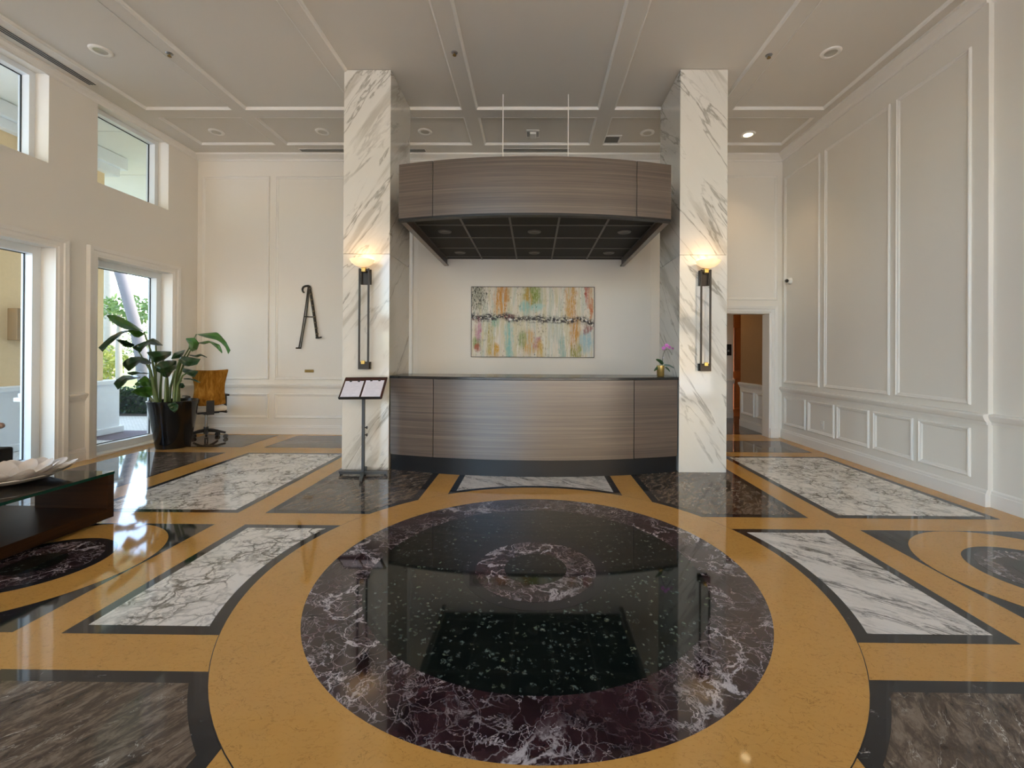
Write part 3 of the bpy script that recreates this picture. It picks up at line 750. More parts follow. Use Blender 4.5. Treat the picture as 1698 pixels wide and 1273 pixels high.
oq = lambda px, py, Y=oy: at(1070+px/16.97, 560+py/16.97, Y)
for pts, w_, m in (([(500,750),(420,660),(300,600)], .02, 'leaf'), ([(460,800),(360,830),(245,935)], .018, 'leaf'), ([(520,760),(680,780),(825,860)], .01, 'leaf'), ([(560,820),(630,870),(700,955)], .01, 'leaf'), ([(470,790),(420,840),(420,940)], .02, 'leafg')):
    strap(MB(), [oq(*p, oy-.02*i) for i, p in enumerate(pts)], w_).build('leaf', M[m], t, 0, True)
MB().tube([oq(*p) for p in ((490,770),(485,560),(510,440),(560,345),(620,305),(680,340),(735,430),(745,480))], .0032, 8).build('stem', plain('orchid_stem', S(60, 62, 40), .5), t, 0, True)
pm = plain('pink_orchid_petal', S(196, 110, 190), .5, var=.25, vs=90)
for (fx, fy, sc) in ((600, 215, 1), (515, 290, .95), (680, 265, .8), (770, 300, .5)):
    c = oq(fx, fy, oy-.02)
    fl_ = MB()
    for k in range(5):
        a = 2*PI*k/5+.3
        strap(fl_, [c, c+Vector((math.cos(a)*.013*sc, -.006, math.sin(a)*.013*sc)), c+Vector((math.cos(a)*.028*sc, .002, math.sin(a)*.028*sc))], .011*sc, 6, .1, Vector((0, 1, 0)))
    fl_.build('flower', pm, t, 0, True)
MB().lathe([(0, -.008), (.007, -.004), (.008, 0), (.006, .006), (0, .009)], oq(508, 562, oy-.008), 14).build('bud', M['paper'], t, 0, True)

# ------------------------------------------------------------------ plant in the tall black planter
pcx, pcy = -5.12, 6.13
t = thing('potted_plant', 'large bird-of-paradise plant in tall glossy black planter by the window', 'plant', (pcx, pcy, 0))
MB().lathe([(.19, 0), (.198, .006), (.285, .60), (.298, .645), (.30, .665), (.285, .668), (.272, .64), (.26, .61), (0, .61)], (pcx, pcy, 0), 48).build('planter', M['pot'], t, 0, True)
MB().lathe([(.262, .60), (.2, .622), (.1, .618), (0, .626)], (pcx, pcy, 0), 28).build('soil', M['soil'], t, 0, True)
def pp(x, y, Y=6.05):                                # a point of the plant, kept clear of the window wall
    px, py = 160+x/4.896, 500+y/4.896
    r_ = (px-PX)/F_PX + YAW
    if r_ < 0: Y = min(Y, 5.46/abs(r_))
    return at(px, py, Y)
def edge(pts, t):                                     # point at fraction t of a polyline's length
    L = [0]
    for a, b in zip(pts, pts[1:]): L.append(L[-1]+math.hypot(b[0]-a[0], b[1]-a[1]))
    d = t*L[-1]
    for k in range(len(pts)-1):
        if d <= L[k+1] or k == len(pts)-2:
            f_ = (d-L[k])/max(1e-6, L[k+1]-L[k]); return (pts[k][0]+(pts[k+1][0]-pts[k][0])*f_, pts[k][1]+(pts[k+1][1]-pts[k][1])*f_)
def leaf_at(px, py, Y):
    r_ = (px-PX)/F_PX + YAW
    if r_ < 0: Y = min(Y, 5.47/abs(r_))
    return at(px, py, Y)
FA, FB_, FC = (160, 500, 9.093), (260, 530, 7.486), (180, 530, 7.49)
# frame, first edge base to tip, second edge base to tip, depth at base, depth at tip, fold, material
LV = [(FA, [(690,440),(560,340),(400,250),(280,205),(200,195),(148,205)], [(690,445),(560,440),(420,412),(300,350),(200,270),(150,212)], 5.95, 5.62, .07, 'leafg'),
      (FA, [(722,482),(640,432),(540,428),(470,442)], [(720,492),(640,542),(570,532),(478,446)], 5.9, 5.72, -.05, 'leafg'),
      (FA, [(700,438),(560,422),(380,438),(200,530),(100,620),(28,692)], [(700,448),(560,444),(400,476),(300,560),(170,668),(92,758)], 5.9, 5.55, .06, 'leaf'),
      (FA, [(572,645),(450,588),(360,570),(296,570)], [(570,660),(520,696),(420,680),(300,576)], 5.92, 5.7, -.05, 'leaf'),
      (FA, [(1000,655),(930,590),(850,548),(700,610),(600,650),(545,688)], [(1000,662),(900,662),(790,640),(720,690),(660,772),(556,704)], 6.0, 5.65, .08, 'leaf'),
      (FA, [(832,920),(760,858),(640,825),(520,835),(430,880),(394,932)], [(822,942),(720,946),(650,920),(570,990),(490,1052),(404,968)], 5.98, 5.6, .08, 'leaf'),
      (FA, [(792,1080),(660,1058),(560,1050),(465,1068)], [(792,1090),(640,1086),(540,1112),(470,1090)], 6.0, 5.8, .03, 'leaf'),
      (FC, [(402,706),(300,690),(180,690),(100,740),(64,792)], [(400,720),(320,738),(240,752),(190,810),(118,868)], 5.98, 5.5, .08, 'leaf'),
      (FC, [(552,762),(450,692),(390,735),(322,802)], [(545,830),(440,832),(380,825),(330,812)], 6.02, 5.85, .05, 'leafg'),
      (FC, [(562,828),(430,830),(350,850),(278,892)], [(562,930),(500,966),(400,952),(282,898)], 5.98, 5.72, -.06, 'leafg'),
      (FC, [(782,394),(690,388),(580,390),(472,402)], [(775,440),(690,500),(580,540),(520,480)], 5.98, 5.75, .09, 'leaf'),
      (FC, [(842,508),(740,503),(640,520),(566,592)], [(845,600),(780,650),(700,692),(600,640)], 5.92, 5.62, .10, 'leaf'),
      (FC, [(800,620),(740,600),(690,610),(640,655)], [(790,650),(760,700),(715,722),(655,690)], 5.86, 5.66, .05, 'leaf'),
      (FB_, [(352,370),(280,390),(215,410),(178,482)], [(352,380),(330,430),(280,478),(186,488)], 6.05, 5.85, .07, 'leaf'),
      (FB_, [(395,360),(400,300),(362,246),(364,228)], [(440,394),(500,368),(528,290),(470,222)], 6.08, 5.92, .08, 'leafg'),
      (FB_, [(500,178),(620,164),(750,154),(800,200),(860,272),(912,380)], [(503,186),(610,222),(740,250),(790,280),(850,340),(886,426)], 6.12, 5.88, .06, 'leafg'),
      (FB_, [(520,280),(640,258),(700,275),(780,310),(815,402)], [(524,296),(590,306),(660,284),(740,350),(808,418)], 6.08, 5.95, .05, 'leafg'),
      (FB_, [(300,448),(380,458),(450,470),(542,486)], [(264,508),(340,568),(390,580),(500,556)], 6.02, 5.82, .08, 'leaf'),
      (FB_, [(398,434),(480,440),(545,424),(626,464)], [(410,446),(500,466),(560,446),(620,472)], 6.08, 5.98, .03, 'leaf'),
      (FB_, [(326,600),(420,618),(516,640)], [(310,640),(390,686),(462,716)], 6.08, 5.95, .06, 'leaf'),
      (FB_, [(330,726),(400,724),(470,736),(541,776)], [(335,740),(420,745),(480,766),(535,782)], 6.06, 5.95, .02, 'leaf'),
      (FB_, [(280,800),(300,782),(330,790),(348,826)], [(280,840),(300,850),(325,850),(345,832)], 6.05, 5.98, .03, 'leaf'),
      (FB_, [(190,1018),(150,1040),(128,1056),(160,1108),(218,1152)], [(200,1018),(240,1030),(272,1060),(262,1112),(222,1152)], 5.80, 5.775, -.03, 'leaf')]
for n_, (fr_, e1, e2, ya_, yb_, fold, m) in enumerate(LV):
    NT_, NS_ = 18, 8; vs = []; fs = []; ph = n_*1.7
    for a in range(NT_+1):
        tt = a/NT_; p, q = edge(e1, tt), edge(e2, tt)
        for b in range(NS_+1):
            sx_ = b/NS_
            Y_ = ya_+(yb_-ya_)*tt - fold*(1-abs(2*sx_-1))*math.sin(PI*min(1, tt+.12)) + .012*math.sin(13*tt+ph+3*sx_)
            vs.append(leaf_at(fr_[0]+(p[0]+(q[0]-p[0])*sx_)/fr_[2], fr_[1]+(p[1]+(q[1]-p[1])*sx_)/fr_[2], Y_))
    for a in range(NT_):
        for b in range(NS_):
            k = a*(NS_+1)+b; fs.append((k, k+1, k+NS_+2, k+NS_+1))
    lf = MB().add(vs, fs).build('leaf', M[m], t, 0, True)
    so_ = lf.modifiers.new('thickness', 'SOLIDIFY'); so_.thickness = .003
ST = [([(480,815),(475,600),(440,400),(385,245)], 6.0), ([(470,815),(445,590),(425,510)], 5.9), ([(490,815),(480,620),(485,420),(480,340)], 6.05),
      ([(560,815),(565,640),(570,600)], 5.95), ([(580,815),(575,640),(560,500)], 6.0), ([(640,815),(640,640),(690,480),(740,400),(812,263)], 6.05),
      ([(660,815),(655,650),(720,480),(760,400),(828,335)], 6.1), ([(630,815),(635,640),(660,520),(690,440)], 6.0), ([(650,815),(660,680),(700,600),(755,568)], 6.0),
      ([(515,815),(520,700),(530,560),(550,440)], 6.1), ([(450,815),(430,770),(440,700)], 6.0), ([(590,815),(600,700),(640,560)], 6.1), ([(470,800),(440,560),(400,500),(340,400),(300,360)], 5.95), ([(668,815),(668,660),(690,640)], 6.05)]
for i, (pts, Y0) in enumerate(ST):
    P = [pp(x, y, Y0) for x, y in pts]; P[0].z = .615
    dx, dy = P[0].x-pcx, P[0].y-pcy; r_ = math.hypot(dx, dy)
    if r_ > .2: P[0].x, P[0].y = pcx+dx*.2/r_, pcy+dy*.2/r_
    MB().tube(P, [.02, .016, .011, .008, .006][:len(P)], 8).build('stalk', M['stem'], t, 0, True)

# ------------------------------------------------------------------ office chair behind the plant
cxx, cyy = -5.10, 6.72
t = thing('office_chair', 'swivel office chair with tan furry backrest beside the potted plant', 'chair', (cxx, cyy, 0))
RC = Matrix.Translation((cxx, cyy, 0)) @ Matrix.Rotation(math.radians(48), 4, 'Z')   # faces away towards the corner
MB().tube([(cxx, cyy, .085), (cxx, cyy, .19)], .032, 14).build('hub', M['plastic'], t, 0, True)
MB().tube([(cxx, cyy, .19), (cxx, cyy, .41)], .017, 12).build('gas_lift', M['steel'], t, 0, True)
for k in range(5):
    a = 2*PI*k/5+.35; d = Vector((math.cos(a), math.sin(a), 0))
    p0, p1 = Vector((cxx, cyy, .135))+d*.02, Vector((cxx, cyy, .085))+d*.26
    leg = MB().tube([p0, (p0+p1)/2+Vector((0, 0, .008)), p1], [.026, .021, .016], 10).build('leg', M['plastic'], t, 0, True)
    s_ = d.cross(Vector((0, 0, 1)))
    c = Vector((cxx, cyy, .03))+d*.26
    MB().tube([c-s_*.024, c-s_*.006], .03, 14).tube([c+s_*.006, c+s_*.024], .03, 14).tube([c-s_*.02+Vector((0,0,.02)), c+s_*.02+Vector((0,0,.02))], .014, 8).build('caster', M['plastic'], leg, 0, True)
MB().box(-.14, .14, -.16, .12, .405, .435, RC).box(-.05, .05, -.12, .12, .385, .41, RC).build('tilt_mechanism', M['plastic'], t, .006)
MB().tube([RC @ Vector(p) for p in ((.10, .0, .41), (.2, -.03, .405), (.26, -.05, .39))], .006, 8).build('lever', M['plastic'], t, 0, True)
MB().tube([RC @ Vector(p) for p in ((.08, -.08, .415), (.18, -.11, .42), (.25, -.14, .41))], .006, 8).build('lever', M['plastic'], t, 0, True)
MB().box(-.235, .235, -.20, .24, .437, .52, RC).build('seat', plain('white_seat_leather', S(222, 216, 206), .45), t, .03, True, 4)
def fur():
    g = G('tan_fur'); v = g.map(scale=(14, 14, 4))
    n = g.noise(v, 1.2, 6, .7, 1.2); g.bump(g.noise(g.map(scale=(90, 90, 22)), 1, 4), .6, .01)
    return g.done(g.ramp(n, [(.3, S(118, 78, 24)), (.5, S(158, 108, 40)), (.68, S(192, 142, 66))]), .9, spec=.1)
bk = MB(); nx, nz = 12, 14; vs = []; fs = []
for side in (0, 1):
    for j in range(nz+1):
        for i in range(nx+1):
            u, v = i/nx*2-1, j/nz
            wdt = .198+.02*math.cos((v-.5)*5)*-1+.022*v
            x = u*wdt; z = .535+.54*v + .012*u*u
            y = -.235 - .04*math.sin(v*PI)*.6 + .05*u*u*1.2 - .05*v
            vs.append(RC @ Vector((x, y + (.032 if side else -.02), z)))
n1 = (nx+1)*(nz+1)
for j in range(nz):
    for i in range(nx):
        a = j*(nx+1)+i; fs.append((a, a+1, a+nx+2, a+nx+1)); fs.append((n1+a, n1+a+nx+1, n1+a+nx+2, n1+a+1))
for i in range(nx):
    fs.append((i, n1+i, n1+i+1, i+1)); b = nz*(nx+1)+i; fs.append((b, b+1, n1+b+1, n1+b))
for j in range(nz):
    a = j*(nx+1); fs.append((a, a+nx+1, n1+a+nx+1, n1+a)); b = a+nx; fs.append((b, n1+b, n1+b+nx+1, b+nx+1))
bk.add(vs, fs).build('backrest', fur(), t, .012, True)
MB().box(-.05, .05, -.27, -.13, .40, .43, RC).box(-.05, .05, -.275, -.252, .40, .62, RC).build('back_bracket', M['plastic'], t, .006)
for s in (-1, 1):
    MB().box(s*.235, s*.265, -.03, .04, .40, .66, RC).box(s*.14, s*.265, -.03, .04, .40, .425, RC).box(s*.215, s*.28, -.12, .13, .66, .69, RC).build('armrest', M['plastic'], t, .008)

# ------------------------------------------------------------------ coffee table and flower bowl
t = thing('coffee_table', 'low dark wood coffee table with clear glass top at the left', 'coffee table', (-3.75, 2.85, 0))
gt = MB(); x0, x1, y0, y1, z0, z1 = -4.30, -3.36, 2.1, 3.457, .372, .393
gt.add([(x0,y0,z1),(x1,y0,z1),(x1,y1,z1),(x0,y1,z1)], [(0,1,2,3)]); gt.add([(x0,y0,z0),(x1,y0,z0),(x1,y1,z0),(x0,y1,z0)], [(3,2,1,0)])
gt.cur = 1; gt.add([(x0,y0,z0),(x1,y0,z0),(x1,y1,z0),(x0,y1,z0),(x0,y0,z1),(x1,y0,z1),(x1,y1,z1),(x0,y1,z1)], [(0,1,5,4),(1,2,6,5),(2,3,7,6),(3,0,4,7)])
gt.build('glass_top', [M['tglass'], M['tedge']], t)
MB().box(-3.95, -3.362, 3.405, 3.455, .11, .371).build('end_panel', M['darkwood'], t, .003)
MB().box(-4.27, -3.42, 2.12, 2.17, .11, .371).build('end_panel', M['darkwood'], t, .003)
MB().box(-4.29, -3.362, 2.10, 3.455, .03, .11).build('base_shelf', M['darkwood'], t, .003)
MB().box(-4.22, -3.43, 2.17, 3.385, 0, .03).build('plinth', M['plastic'], t)

bx, by, bz = -3.84, 3.14, .394
t = thing('flower_bowl', 'white ceramic bowl shaped like a flower on the glass coffee table', 'bowl', (bx, by, bz))
cer = plain('white_ceramic', S(214, 202, 190), .35, var=.05, vs=12)
MB().lathe([(0, bz), (.12, bz), (.16, bz+.006), (.24, bz+.025), (.285, bz+.05), (.28, bz+.056), (.23, bz+.034), (.15, bz+.016), (0, bz+.012)], (bx, by, 0), 40).build('dish', cer, t, 0, True)
for rr, n, w_, h, tilt in ((.36, 13, .085, .08, 0), (.26, 11, .07, .095, .25)):
    for k in range(n):
        a = 2*PI*k/n+tilt; d = Vector((math.cos(a), math.sin(a), 0)); c = Vector((bx, by, bz+.02))
        pts = [c+d*.07, c+d*rr*.55+Vector((0,0,.012)), c+d*rr*.85+Vector((0,0,h*.5)), c+d*rr+Vector((0,0,h))]
        strap(MB(), pts, w_, 8, .22, Vector((0, 0, 1)) if True else None).build('petal', cer, t, 0, True)

# armchair at the left edge
t = thing('armchair', 'black armchair with taupe wooden arms by the window, cut by the left edge', 'armchair', (-5.3, 3.9, 0))
MB().box(-5.56, -5.075, 3.58, 4.2, .21, .42).build('seat', plain('black_upholstery', S(20, 19, 19), .7), t, .02, True, 3)
MB().box(-5.57, -5.45, 3.58, 4.2, .40, .82).build('backrest', plain('black_upholstery_back', S(20, 19, 19), .7), t, .02, True, 3)
for y in (4.13, 3.6):
    ap = MB(); ap.tube([(-5.5, y, .60), (-5.35, y, .625), (-5.2, y, .635), (-5.12, y, .632), (-5.095, y, .628)], [.03, .032, .034, .03, .012], 12)
    ap.tube([(-5.3, y, .62), (-5.34, y, .5), (-5.38, y, .40)], .018, 10).build('armrest', plain('taupe_wood', S(150, 124, 112), .4), t, 0, True)
for x in (-5.52, -5.12):
    for y in (3.63, 4.15): MB().tube([(x, y, 0), (x, y, .22)], [.014, .02], 10).build('leg', M['plastic'], t, 0, True)

# ------------------------------------------------------------------ ceiling fixtures
def recessed(x, y, lit=False, label=None):
    t = thing('recessed_light', label, 'ceiling light', (x, y, ZC), 'recessed ceiling downlights')
    MB().lathe([(.062, -.002), (.066, -.012), (.088, -.014), (.1, -.008), (.104, 0), (.062, 0)], (x, y, ZC), 32).build('trim_ring', M['trim'], t, 0, True)
    MB().lathe([(0, -.003), (.05, -.004), (.062, -.007), (.062, -.001), (0, -.001)], (x, y, ZC), 28).build('lens', M['bulb'] if lit else M['lampoff'], t, 0, True)
    return t
first = recessed(-4.75, 4.69, label='unlit round ceiling downlight nearest the camera on the left')
for x, y, lab in ((3.21, 4.74, 'unlit round ceiling downlight nearest the camera on the right'), (-4.756, 6.43, 'unlit round ceiling downlight in the back left corner coffer'),
                  (-3.158, 6.42, 'unlit round ceiling downlight left of the left pillar'), (-1.63, 6.42, 'unlit round ceiling downlight just right of the left pillar'),
                  (1.667, 6.45, 'unlit round ceiling downlight just left of the right pillar')):
    dup(first, (x, y, ZC), lab)
recessed(3.178, 6.496, True, 'lit round ceiling downlight above the doorway')
l = bpy.data.lights.new('downlight', 'SPOT'); l.energy = 14; l.color = (1, .7, .4); l.spot_size = math.radians(95); l.spot_blend = .8; l.shadow_soft_size = .05
lo = bpy.data.objects.new('downlight', l); COL.objects.link(lo); lo.location = (3.178, 6.496, ZC-.03)
def sprinkler(x, y, label):
    t = thing('sprinkler_head', label, 'sprinkler', (x, y, ZB), 'ceiling sprinkler heads')
    MB().lathe([(0, -.014), (.022, -.012), (.034, -.004), (.036, 0)], (x, y, ZB), 20).build('escutcheon', M['steel'], t, 0, True)
    MB().lathe([(.007, -.03), (.009, -.012)], (x, y, ZB), 10).lathe([(.0, -.034), (.02, -.033), (.021, -.03), (0, -.029)], (x, y, ZB), 16).build('deflector', M['brass_dull'], t, 0, True)
    return t
sp = sprinkler(-4.0, 4.70, 'ceiling sprinkler head on the beam at far left')
dup(sp, (-.876, 4.69, ZB), 'ceiling sprinkler head on the beam between the pillars'); dup(sp, (2.54, 4.74, ZB), 'ceiling sprinkler head on the beam right of the right pillar')
t = thing('smoke_detector', 'square white smoke detector on the ceiling behind the canopy rods', 'smoke detector', (-.03, 6.46, ZC))
MB().box(-.125, .065, 6.36, 6.58, ZC-.012, ZC).build('mounting_plate', M['trim'], t, .003)
MB().box(-.075, .015, 6.40, 6.54, ZC-.045, ZC-.012).build('sensor', M['whiteplastic'], t, .008)
sl = MB()
for x in (-.112, -.1, -.088, .028, .04, .052): sl.box(x-.003, x+.003, 6.40, 6.54, ZC-.016, ZC-.012)
sl.build('slot', M['darkgrey'], t)
t = thing('ceiling_vent', 'square grey ceiling vent in front of the right pillar', 'vent', (1.17, 6.66, ZC))
fr = MB(); ring(fr, lambda u, v, h: (u, v, ZC-h), 1.03, 1.31, 6.52, 6.77, [(0, 0), (0, .012), (.03, .012), (.03, 0)]); fr.build('frame', M['trim'], t)
gl = MB()
for k in range(10): gl.box(1.06, 1.28, 6.552+k*.019, 6.562+k*.019, ZC-.009, ZC-.001)
gl.build('louvre', M['steelgrey'], t)
def slot(x0, x1, y0, y1, label, axis):
    t = thing('linear_diffuser', label, 'vent', ((x0+x1)/2, (y0+y1)/2, ZB), 'linear ceiling diffusers')
    MB().box(x0, x1, y0, y1, ZB-.006, ZB).build('frame', M['trim'], t)
    s = MB()
    for k in range(3):
        if axis == 'y':
            a = x0+(x1-x0)*(k+.5)/3; s.box(a-.011, a+.011, y0+.01, y1-.01, ZB-.009, ZB-.006)
        else:
            a = y0+(y1-y0)*(k+.5)/3; s.box(x0+.01, x1-.01, a-.01, a+.01, ZB-.009, ZB-.006)
    s.build('slot', M['darkgrey'] if axis == 'y' else M['steelgrey'], t)
slot(-5.45, -5.35, 3.6, 5.25, 'long three-slot ceiling diffuser along the left window wall', 'y')
slot(-3.78, -1.75, 6.90, 6.99, 'long ceiling diffuser at the back left of the left pillar', 'x')
slot(-.52, .56, 6.885, 6.975, 'ceiling diffuser centred above the hanging canopy', 'x')
# security camera and outlet on the right wall
t = thing('security_camera', 'small white dome camera with black lens on the right wall corner', 'camera', (XR, 6.93, 2.53))
MB().lathe([(.055, 0), (.055, .02), (.045, .035), (0, .035)], (XR, 6.93, 2.53), 24, Matrix.Rotation(-PI/2, 3, 'Y')).build('base', M['whiteplastic'], t, 0, True)
bm_ = MB().lathe([(0, -.045), (.03, -.034), (.045, 0), (.03, .034), (0, .045)], (XR-.06, 6.92, 2.53), 20).build('housing', M['whiteplastic'], t, 0, True)
MB().lathe([(0, .026), (.014, .022), (.027, .004), (.027, -.02), (0, -.02)], (XR-.085, 6.885, 2.525), 18, Matrix.Rotation(PI/2, 3, 'X') @ Matrix.Rotation(-.6, 3, 'Y')).build('lens', M['plastic'], t, 0, True)
t = thing('wall_outlet', 'white outlet plate in the second low panel of the right wall', 'outlet', (XR, 6.16, .37))
MB().box(XR-.008, XR, 6.12, 6.20, .31, .43).build('cover_plate', M['whiteplastic'], t, .003)
sk = MB()
for z in (.345, .395): sk.box(XR-.011, XR-.008, 6.143, 6.177, z-.016, z+.016)
sk.build('socket', M['trim'], t, .002)

# ------------------------------------------------------------------ outside
M['paver'] = None
def m_ground():
    g = G('patio_paving'); x, y, z = g.xyz()
    br_ = g.n('ShaderNodeTexBrick'); g.set(br_.inputs['Vector'], g.map(scale=(1.6, 1.6, 1)))
    br_.inputs['Color1'].default_value = S(214, 212, 206); br_.inputs['Color2'].default_value = S(200, 197, 190); br_.inputs['Mortar'].default_value = S(120, 114, 108); br_.inputs['Mortar Size'].default_value = .012
    band = g.math('MULTIPLY', g.rng(y, 6.65, 6.66), g.rng(y, 7.5, 7.51, 1, 0))
    br2 = g.n('ShaderNodeTexBrick'); g.set(br2.inputs['Vector'], g.map(scale=(5, 5, 1)))
    br2.inputs['Color1'].default_value = S(128, 112, 116); br2.inputs['Color2'].default_value = S(108, 94, 98); br2.inputs['Mortar'].default_value = S(84, 76, 78); br2.inputs['Mortar Size'].default_value = .02
    c = g.mix(band, br_.outputs[0], br2.outputs[0])
    lawn = g.mix(g.noise(scale=18, detail=4), S(96, 104, 60), S(126, 130, 82))
    c = g.mix(g.rng(y, 9.15, 9.2), c, g.mix(g.noise(scale=40), S(92, 82, 74), S(70, 62, 56)))
    c = g.mix(g.rng(y, 10.9, 11), c, lawn)
    return g.done(c, .8, spec=.2)
ow = MB(); ow.box(XL-.33, XL-.03, YB+.2, 26, 0, 7.5); ow.box(XL-.33, 6, 26, 26.3, 0, 7.5); struct(ow.build('wall_sun_block', M['paint']))  # unseen walls behind the room, added to keep the sun off the patio
gd = MB(); gd.box(-70, XL-.335, -40, 70, -.12, -.02); struct(gd.build('ground', m_ground()))
dv = MB(); dv.box(XL-.335, 60, -40, YF-.335, -.12, -.02); struct(dv.build('ground_drive_bounce', plain('pale_drive_bounce', S(226, 219, 206), .9, var=.05, vs=2)))  # unseen front ground, made pale to bounce daylight into the room
M['soffit'] = plain('white_porch_soffit', S(230, 228, 218), .8, var=.04, vs=3)
so = MB()
for k in range(9): so.box(-12.5, XL-.34, -1.5+k*1.6, -1.5+k*1.6+1.585, 4.68, 4.8)
so.box(-12.5, XL-.34, -1.5, 12.9, 4.70, 4.85); so.box(-12.7, -12.5, -1.5, 12.9, 4.5, 5.3); struct(so.build('porch_soffit', M['soffit']))
t = thing('porch_column', 'thick beige stucco porch column on white plinth outside the windows', 'column', (-8.0, 6.2, -.02))
MB().box(-8.7, -7.22, 5.2, 7.21, .86, 4.36).build('shaft', M['stucco'], t)
MB().box(-8.85, -7.08, 5.0, 7.36, .09, .83).build('plinth', M['stone'], t, .006)
MB().box(-8.9, -7.03, 5.0, 7.40, -.02, .09).box(-8.9, -7.03, 5.0, 7.40, .80, .87).build('plinth_moulding', M['stone'], t, .012)
MB().box(-8.85, -7.1, 5.0, 7.36, 4.34, 4.47).box(-8.9, -7.02, 4.95, 7.42, 4.47, 4.67).build('cornice', M['stone'], t, .004)
t = thing('outdoor_wall_lamp', 'square tan outdoor wall lamp on the beige porch column', 'wall lamp', (-7.2, 6.05, 1.75))
MB().box(-7.22, -7.08, 5.88, 6.115, 1.50, 1.94).build('shade', M['lampshade'], t, .006)
MB().box(-7.225, -7.219, 5.9, 6.09, 1.52, 1.92).build('back_plate', M['bronze'], t, .001)
t = thing('stone_pier', 'low pale stone pier with cap just outside the left window', 'pier', (-6.12, 5.4, -.02))
MB().box(-6.22, -6.02, 5.22, 5.55, -.02, .74).build('shaft', M['stone'], t)
MB().box(-6.27, -5.98, 5.17, 5.60, .74, .79).box(-6.25, -6.0, 5.2, 5.57, .79, .84).build('cap', M['stone'], t, .008)

def foliage(mb, c, rad, n, size):
    c = Vector(c)
    for _ in range(n):
        while True:
            q = Vector((random.uniform(-1, 1), random.uniform(-1, 1), random.uniform(-1, 1)))
            if .35 < q.length < 1: break
        p = c + Vector((q.x*rad[0], q.y*rad[1], q.z*rad[2]))
        a = Vector((random.gauss(0, 1), random.gauss(0, 1), random.gauss(0, 1))).normalized(); b = a.orthogonal().normalized()
        s = size*random.uniform(.6, 1.3)
        mb.add([p-a*s, p+b*s*.4, p+a*s, p-b*s*.4], [(0, 1, 2, 3)])
    return mb
def m_fol(name, a, b):
    g = G(name); r = g.n('ShaderNodeNewGeometry').outputs['Random Per Island']
    m = g.done(g.mix(r, a, b), .55)
    tl = g.n('ShaderNodeBsdfTranslucent'); g.set(tl.inputs[0], g.mix(r, a, b)); mx = g.n('ShaderNodeMixShader'); mx.inputs[0].default_value = .35
    g.t.links.new(g.b.outputs[0], mx.inputs[1]); g.t.links.new(tl.outputs[0], mx.inputs[2]); g.t.links.new(mx.outputs[0], g.o.inputs[0])
    return m
FD, FY, FG = m_fol('dark_hedge_leaf', S(30, 46, 32), S(62, 82, 54)), m_fol('sunny_leaf', S(92, 112, 44), S(164, 164, 88)), m_fol('green_leaf', S(56, 84, 40), S(108, 130, 70))
h = thing('hedge', 'dark clipped hedge beyond the patio outside the window', 'hedge', (-9, 10, 0))
hb = MB()
for _ in range(5200):
    p = Vector((random.uniform(-12.5, -6.5), random.uniform(9.45, 10.6), 0)); p.z = random.choice((random.uniform(0, .48), random.uniform(.40, .52)))
    if random.random() < .5: p.y = 9.45+random.random()*.12
    a = Vector((random.gauss(0, 1), random.gauss(0, 1), random.gauss(0, 1))).normalized(); b = a.orthogonal().normalized(); s = random.uniform(.03, .06)
    hb.add([p-a*s, p+b*s*.5, p+a*s, p-b*s*.5], [(0, 1, 2, 3)])
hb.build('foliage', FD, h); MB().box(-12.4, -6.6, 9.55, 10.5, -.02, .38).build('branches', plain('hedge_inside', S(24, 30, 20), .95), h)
def tree(name, label, base, trunk, r, blobs, mat, n, size, bark='bark', group=None):
    t = thing(name, label, 'tree', base, group)
    MB().tube(trunk, r, 12).build('trunk', M[bark], t, 0, True)
    f = MB()
    for c, rad in blobs: foliage(f, c, rad, n, size)
    f.build('crown', mat, t)
tree('leaning_tree', 'tree with grey leaning trunk seen through the window', (-15.4, 17, -.02),
     [(-15.3, 17.0, -.05), (-15.45, 17.0, 1.0), (-15.75, 17.0, 2.4), (-16.3, 17.0, 4.3), (-17.0, 17.0, 6.6), (-17.8, 17, 9)], [.24, .22, .19, .19, .2, .16],
     [((-18, 17, 9.6), (2.2, 2.0, 1.3))], FG, 500, .22)
tree('royal_palm', 'pale straight palm trunk behind the leaning tree', (-21.2, 21.3, -.02), [(-21.0, 21.3, -.05), (-21.0, 21.3, 4), (-21.1, 21.3, 9)], [.26, .24, .2], [((-21.1, 21.3, 9.6), (2.4, 2.2, .9))], FG, 400, .3, 'palebark')
tree('thin_tree', 'thin brown tree trunk among the sunny shrubs', (-18.2, 18.9, -.02), [(-18.2, 18.9, -.05), (-18.25, 18.9, 1.5), (-18.2, 18.9, 3.0)], [.13, .11, .08], [((-18.1, 19.2, 3.2), (1.2, 1.0, .7))], FG, 500, .13, 'palebark')
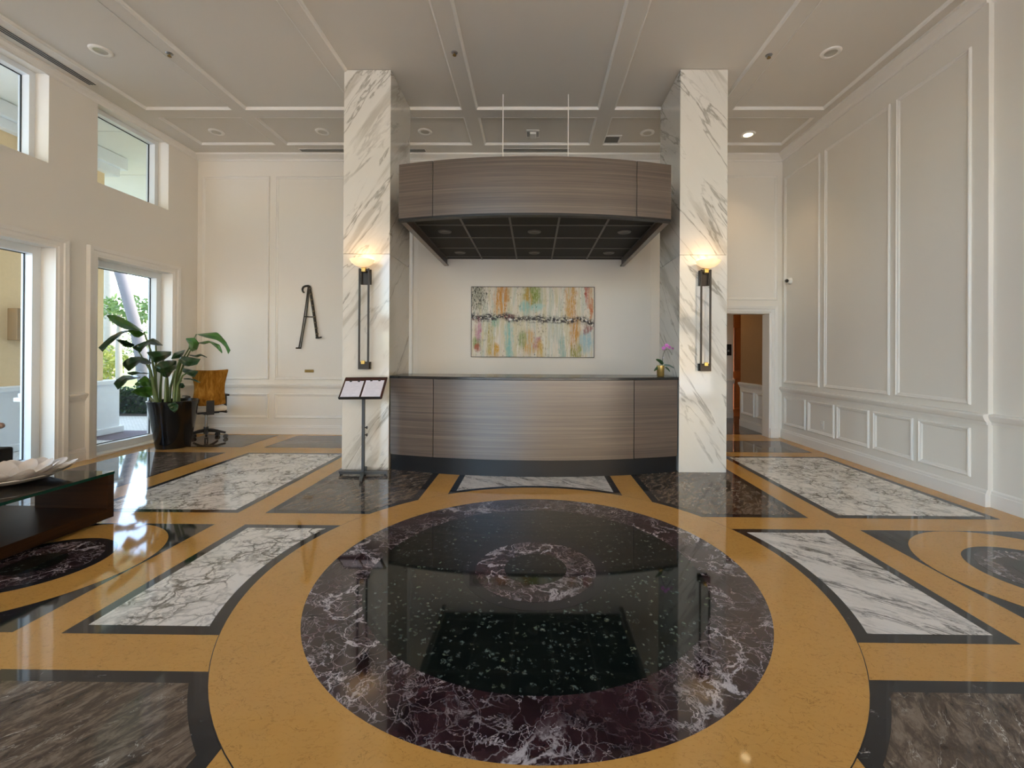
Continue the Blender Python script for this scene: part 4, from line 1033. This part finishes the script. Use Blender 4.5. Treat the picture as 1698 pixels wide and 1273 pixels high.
for i, (x, y, z, rx, rz, m, lab) in enumerate(((-19.9, 19.5, .9, 1.3, .9, FY, 'sunlit yellow-green shrub left of the thin trunk'), (-18.4, 22.0, 1.2, 1.5, 1.3, FY, 'sunlit pale shrub right of the leaning trunk'),
                        (-16.1, 20.2, 1.8, .8, 1.8, FY, 'tall pale sunlit bush at the right of the window view'), (-31.0, 37.0, 2.2, 3.6, 2.8, FG, 'broad green bush behind the sunlit shrubs'), (-37, 41, 1.8, 3, 2.0, FG, 'low green bush beside the pale palm'))):
    s = thing('shrub', lab, 'shrub', (x, y, -.02), 'shrubs in the garden')
    foliage(MB(), (x, y, z), (rx, .9, rz), 1500, .1).build('foliage', m, s)
    MB().tube([(x, y, -.05), (x, y, z)], [.05, .02], 8).build('stem', M['bark'], s)
def palm(base, top, nf, L, label):
    t = thing('garden_palm', label, 'palm', base, 'feathery palms in the garden')
    b, tp_ = Vector(base), Vector(top)
    MB().tube([b, (b+tp_)/2+Vector((.1, 0, 0)), tp_], [.1, .08, .07], 10).build('trunk', M['palebark'], t, 0, True)
    for k in range(nf):
        a = 2*PI*k/nf+.2; d = Vector((math.cos(a), math.sin(a), 0)); f = MB()
        spine = [tp_+d*L*s+Vector((0, 0, .55*L*s-.95*L*s*s)) for s in (0, .2, .4, .6, .8, 1)]
        f.tube(spine, .015, 6)
        sd_ = d.cross(Vector((0, 0, 1)))
        for q in range(26):
            s = .12+.86*q/26; p = tp_+d*L*s+Vector((0, 0, .55*L*s-.95*L*s*s)); ll = .42*math.sin(PI*min(1, s*.9+.1))+.08
            for g_ in (-1, 1):
                e = p+sd_*g_*ll+d*.18+Vector((0, 0, -.14)); f.add([p, p+d*.05, e], [(0, 1, 2)])
        f.build('frond', FG, t)
palm((-22.4, 24.3, -.02), (-22.4, 24.3, 3.3), 11, 2.2, 'feathery green palm left of the leaning trunk')
palm((-25.6, 31.8, -.02), (-25.6, 31.8, 3.5), 10, 2.4, 'feathery green palm right of the leaning trunk')

# house across the drive, in front of the front windows (seen only in reflections)
t = thing('apartment_building', 'beige stucco apartment building across the drive, mirrored in the right pillar', 'building', (6, -26, 0))
MB().box(-2, 26, -32, -24, -.02, 15).build('wall', M['stucco'], t)
MB().box(-2.4, 26.4, -32.4, -23.6, 15, 15.6).build('roof', M['stone'], t)
wm = plain('dark_window_pane', S(60, 66, 72), .1)
for i in range(6):
    for j in range(4):
        x = .2+i*4.2; z = 1.2+j*3.6
        f = MB(); ring(f, lambda u, v, h: (u, -24+h, v), x, x+1.7, z, z+2.0, [(0, 0), (0, .08), (.14, .08), (.14, 0)]); f_ = f.build('window', M['stone'], t)
        MB().box(x+.1, x+1.6, -24, -23.97, z+.1, z+1.9).build('pane', wm, f_)
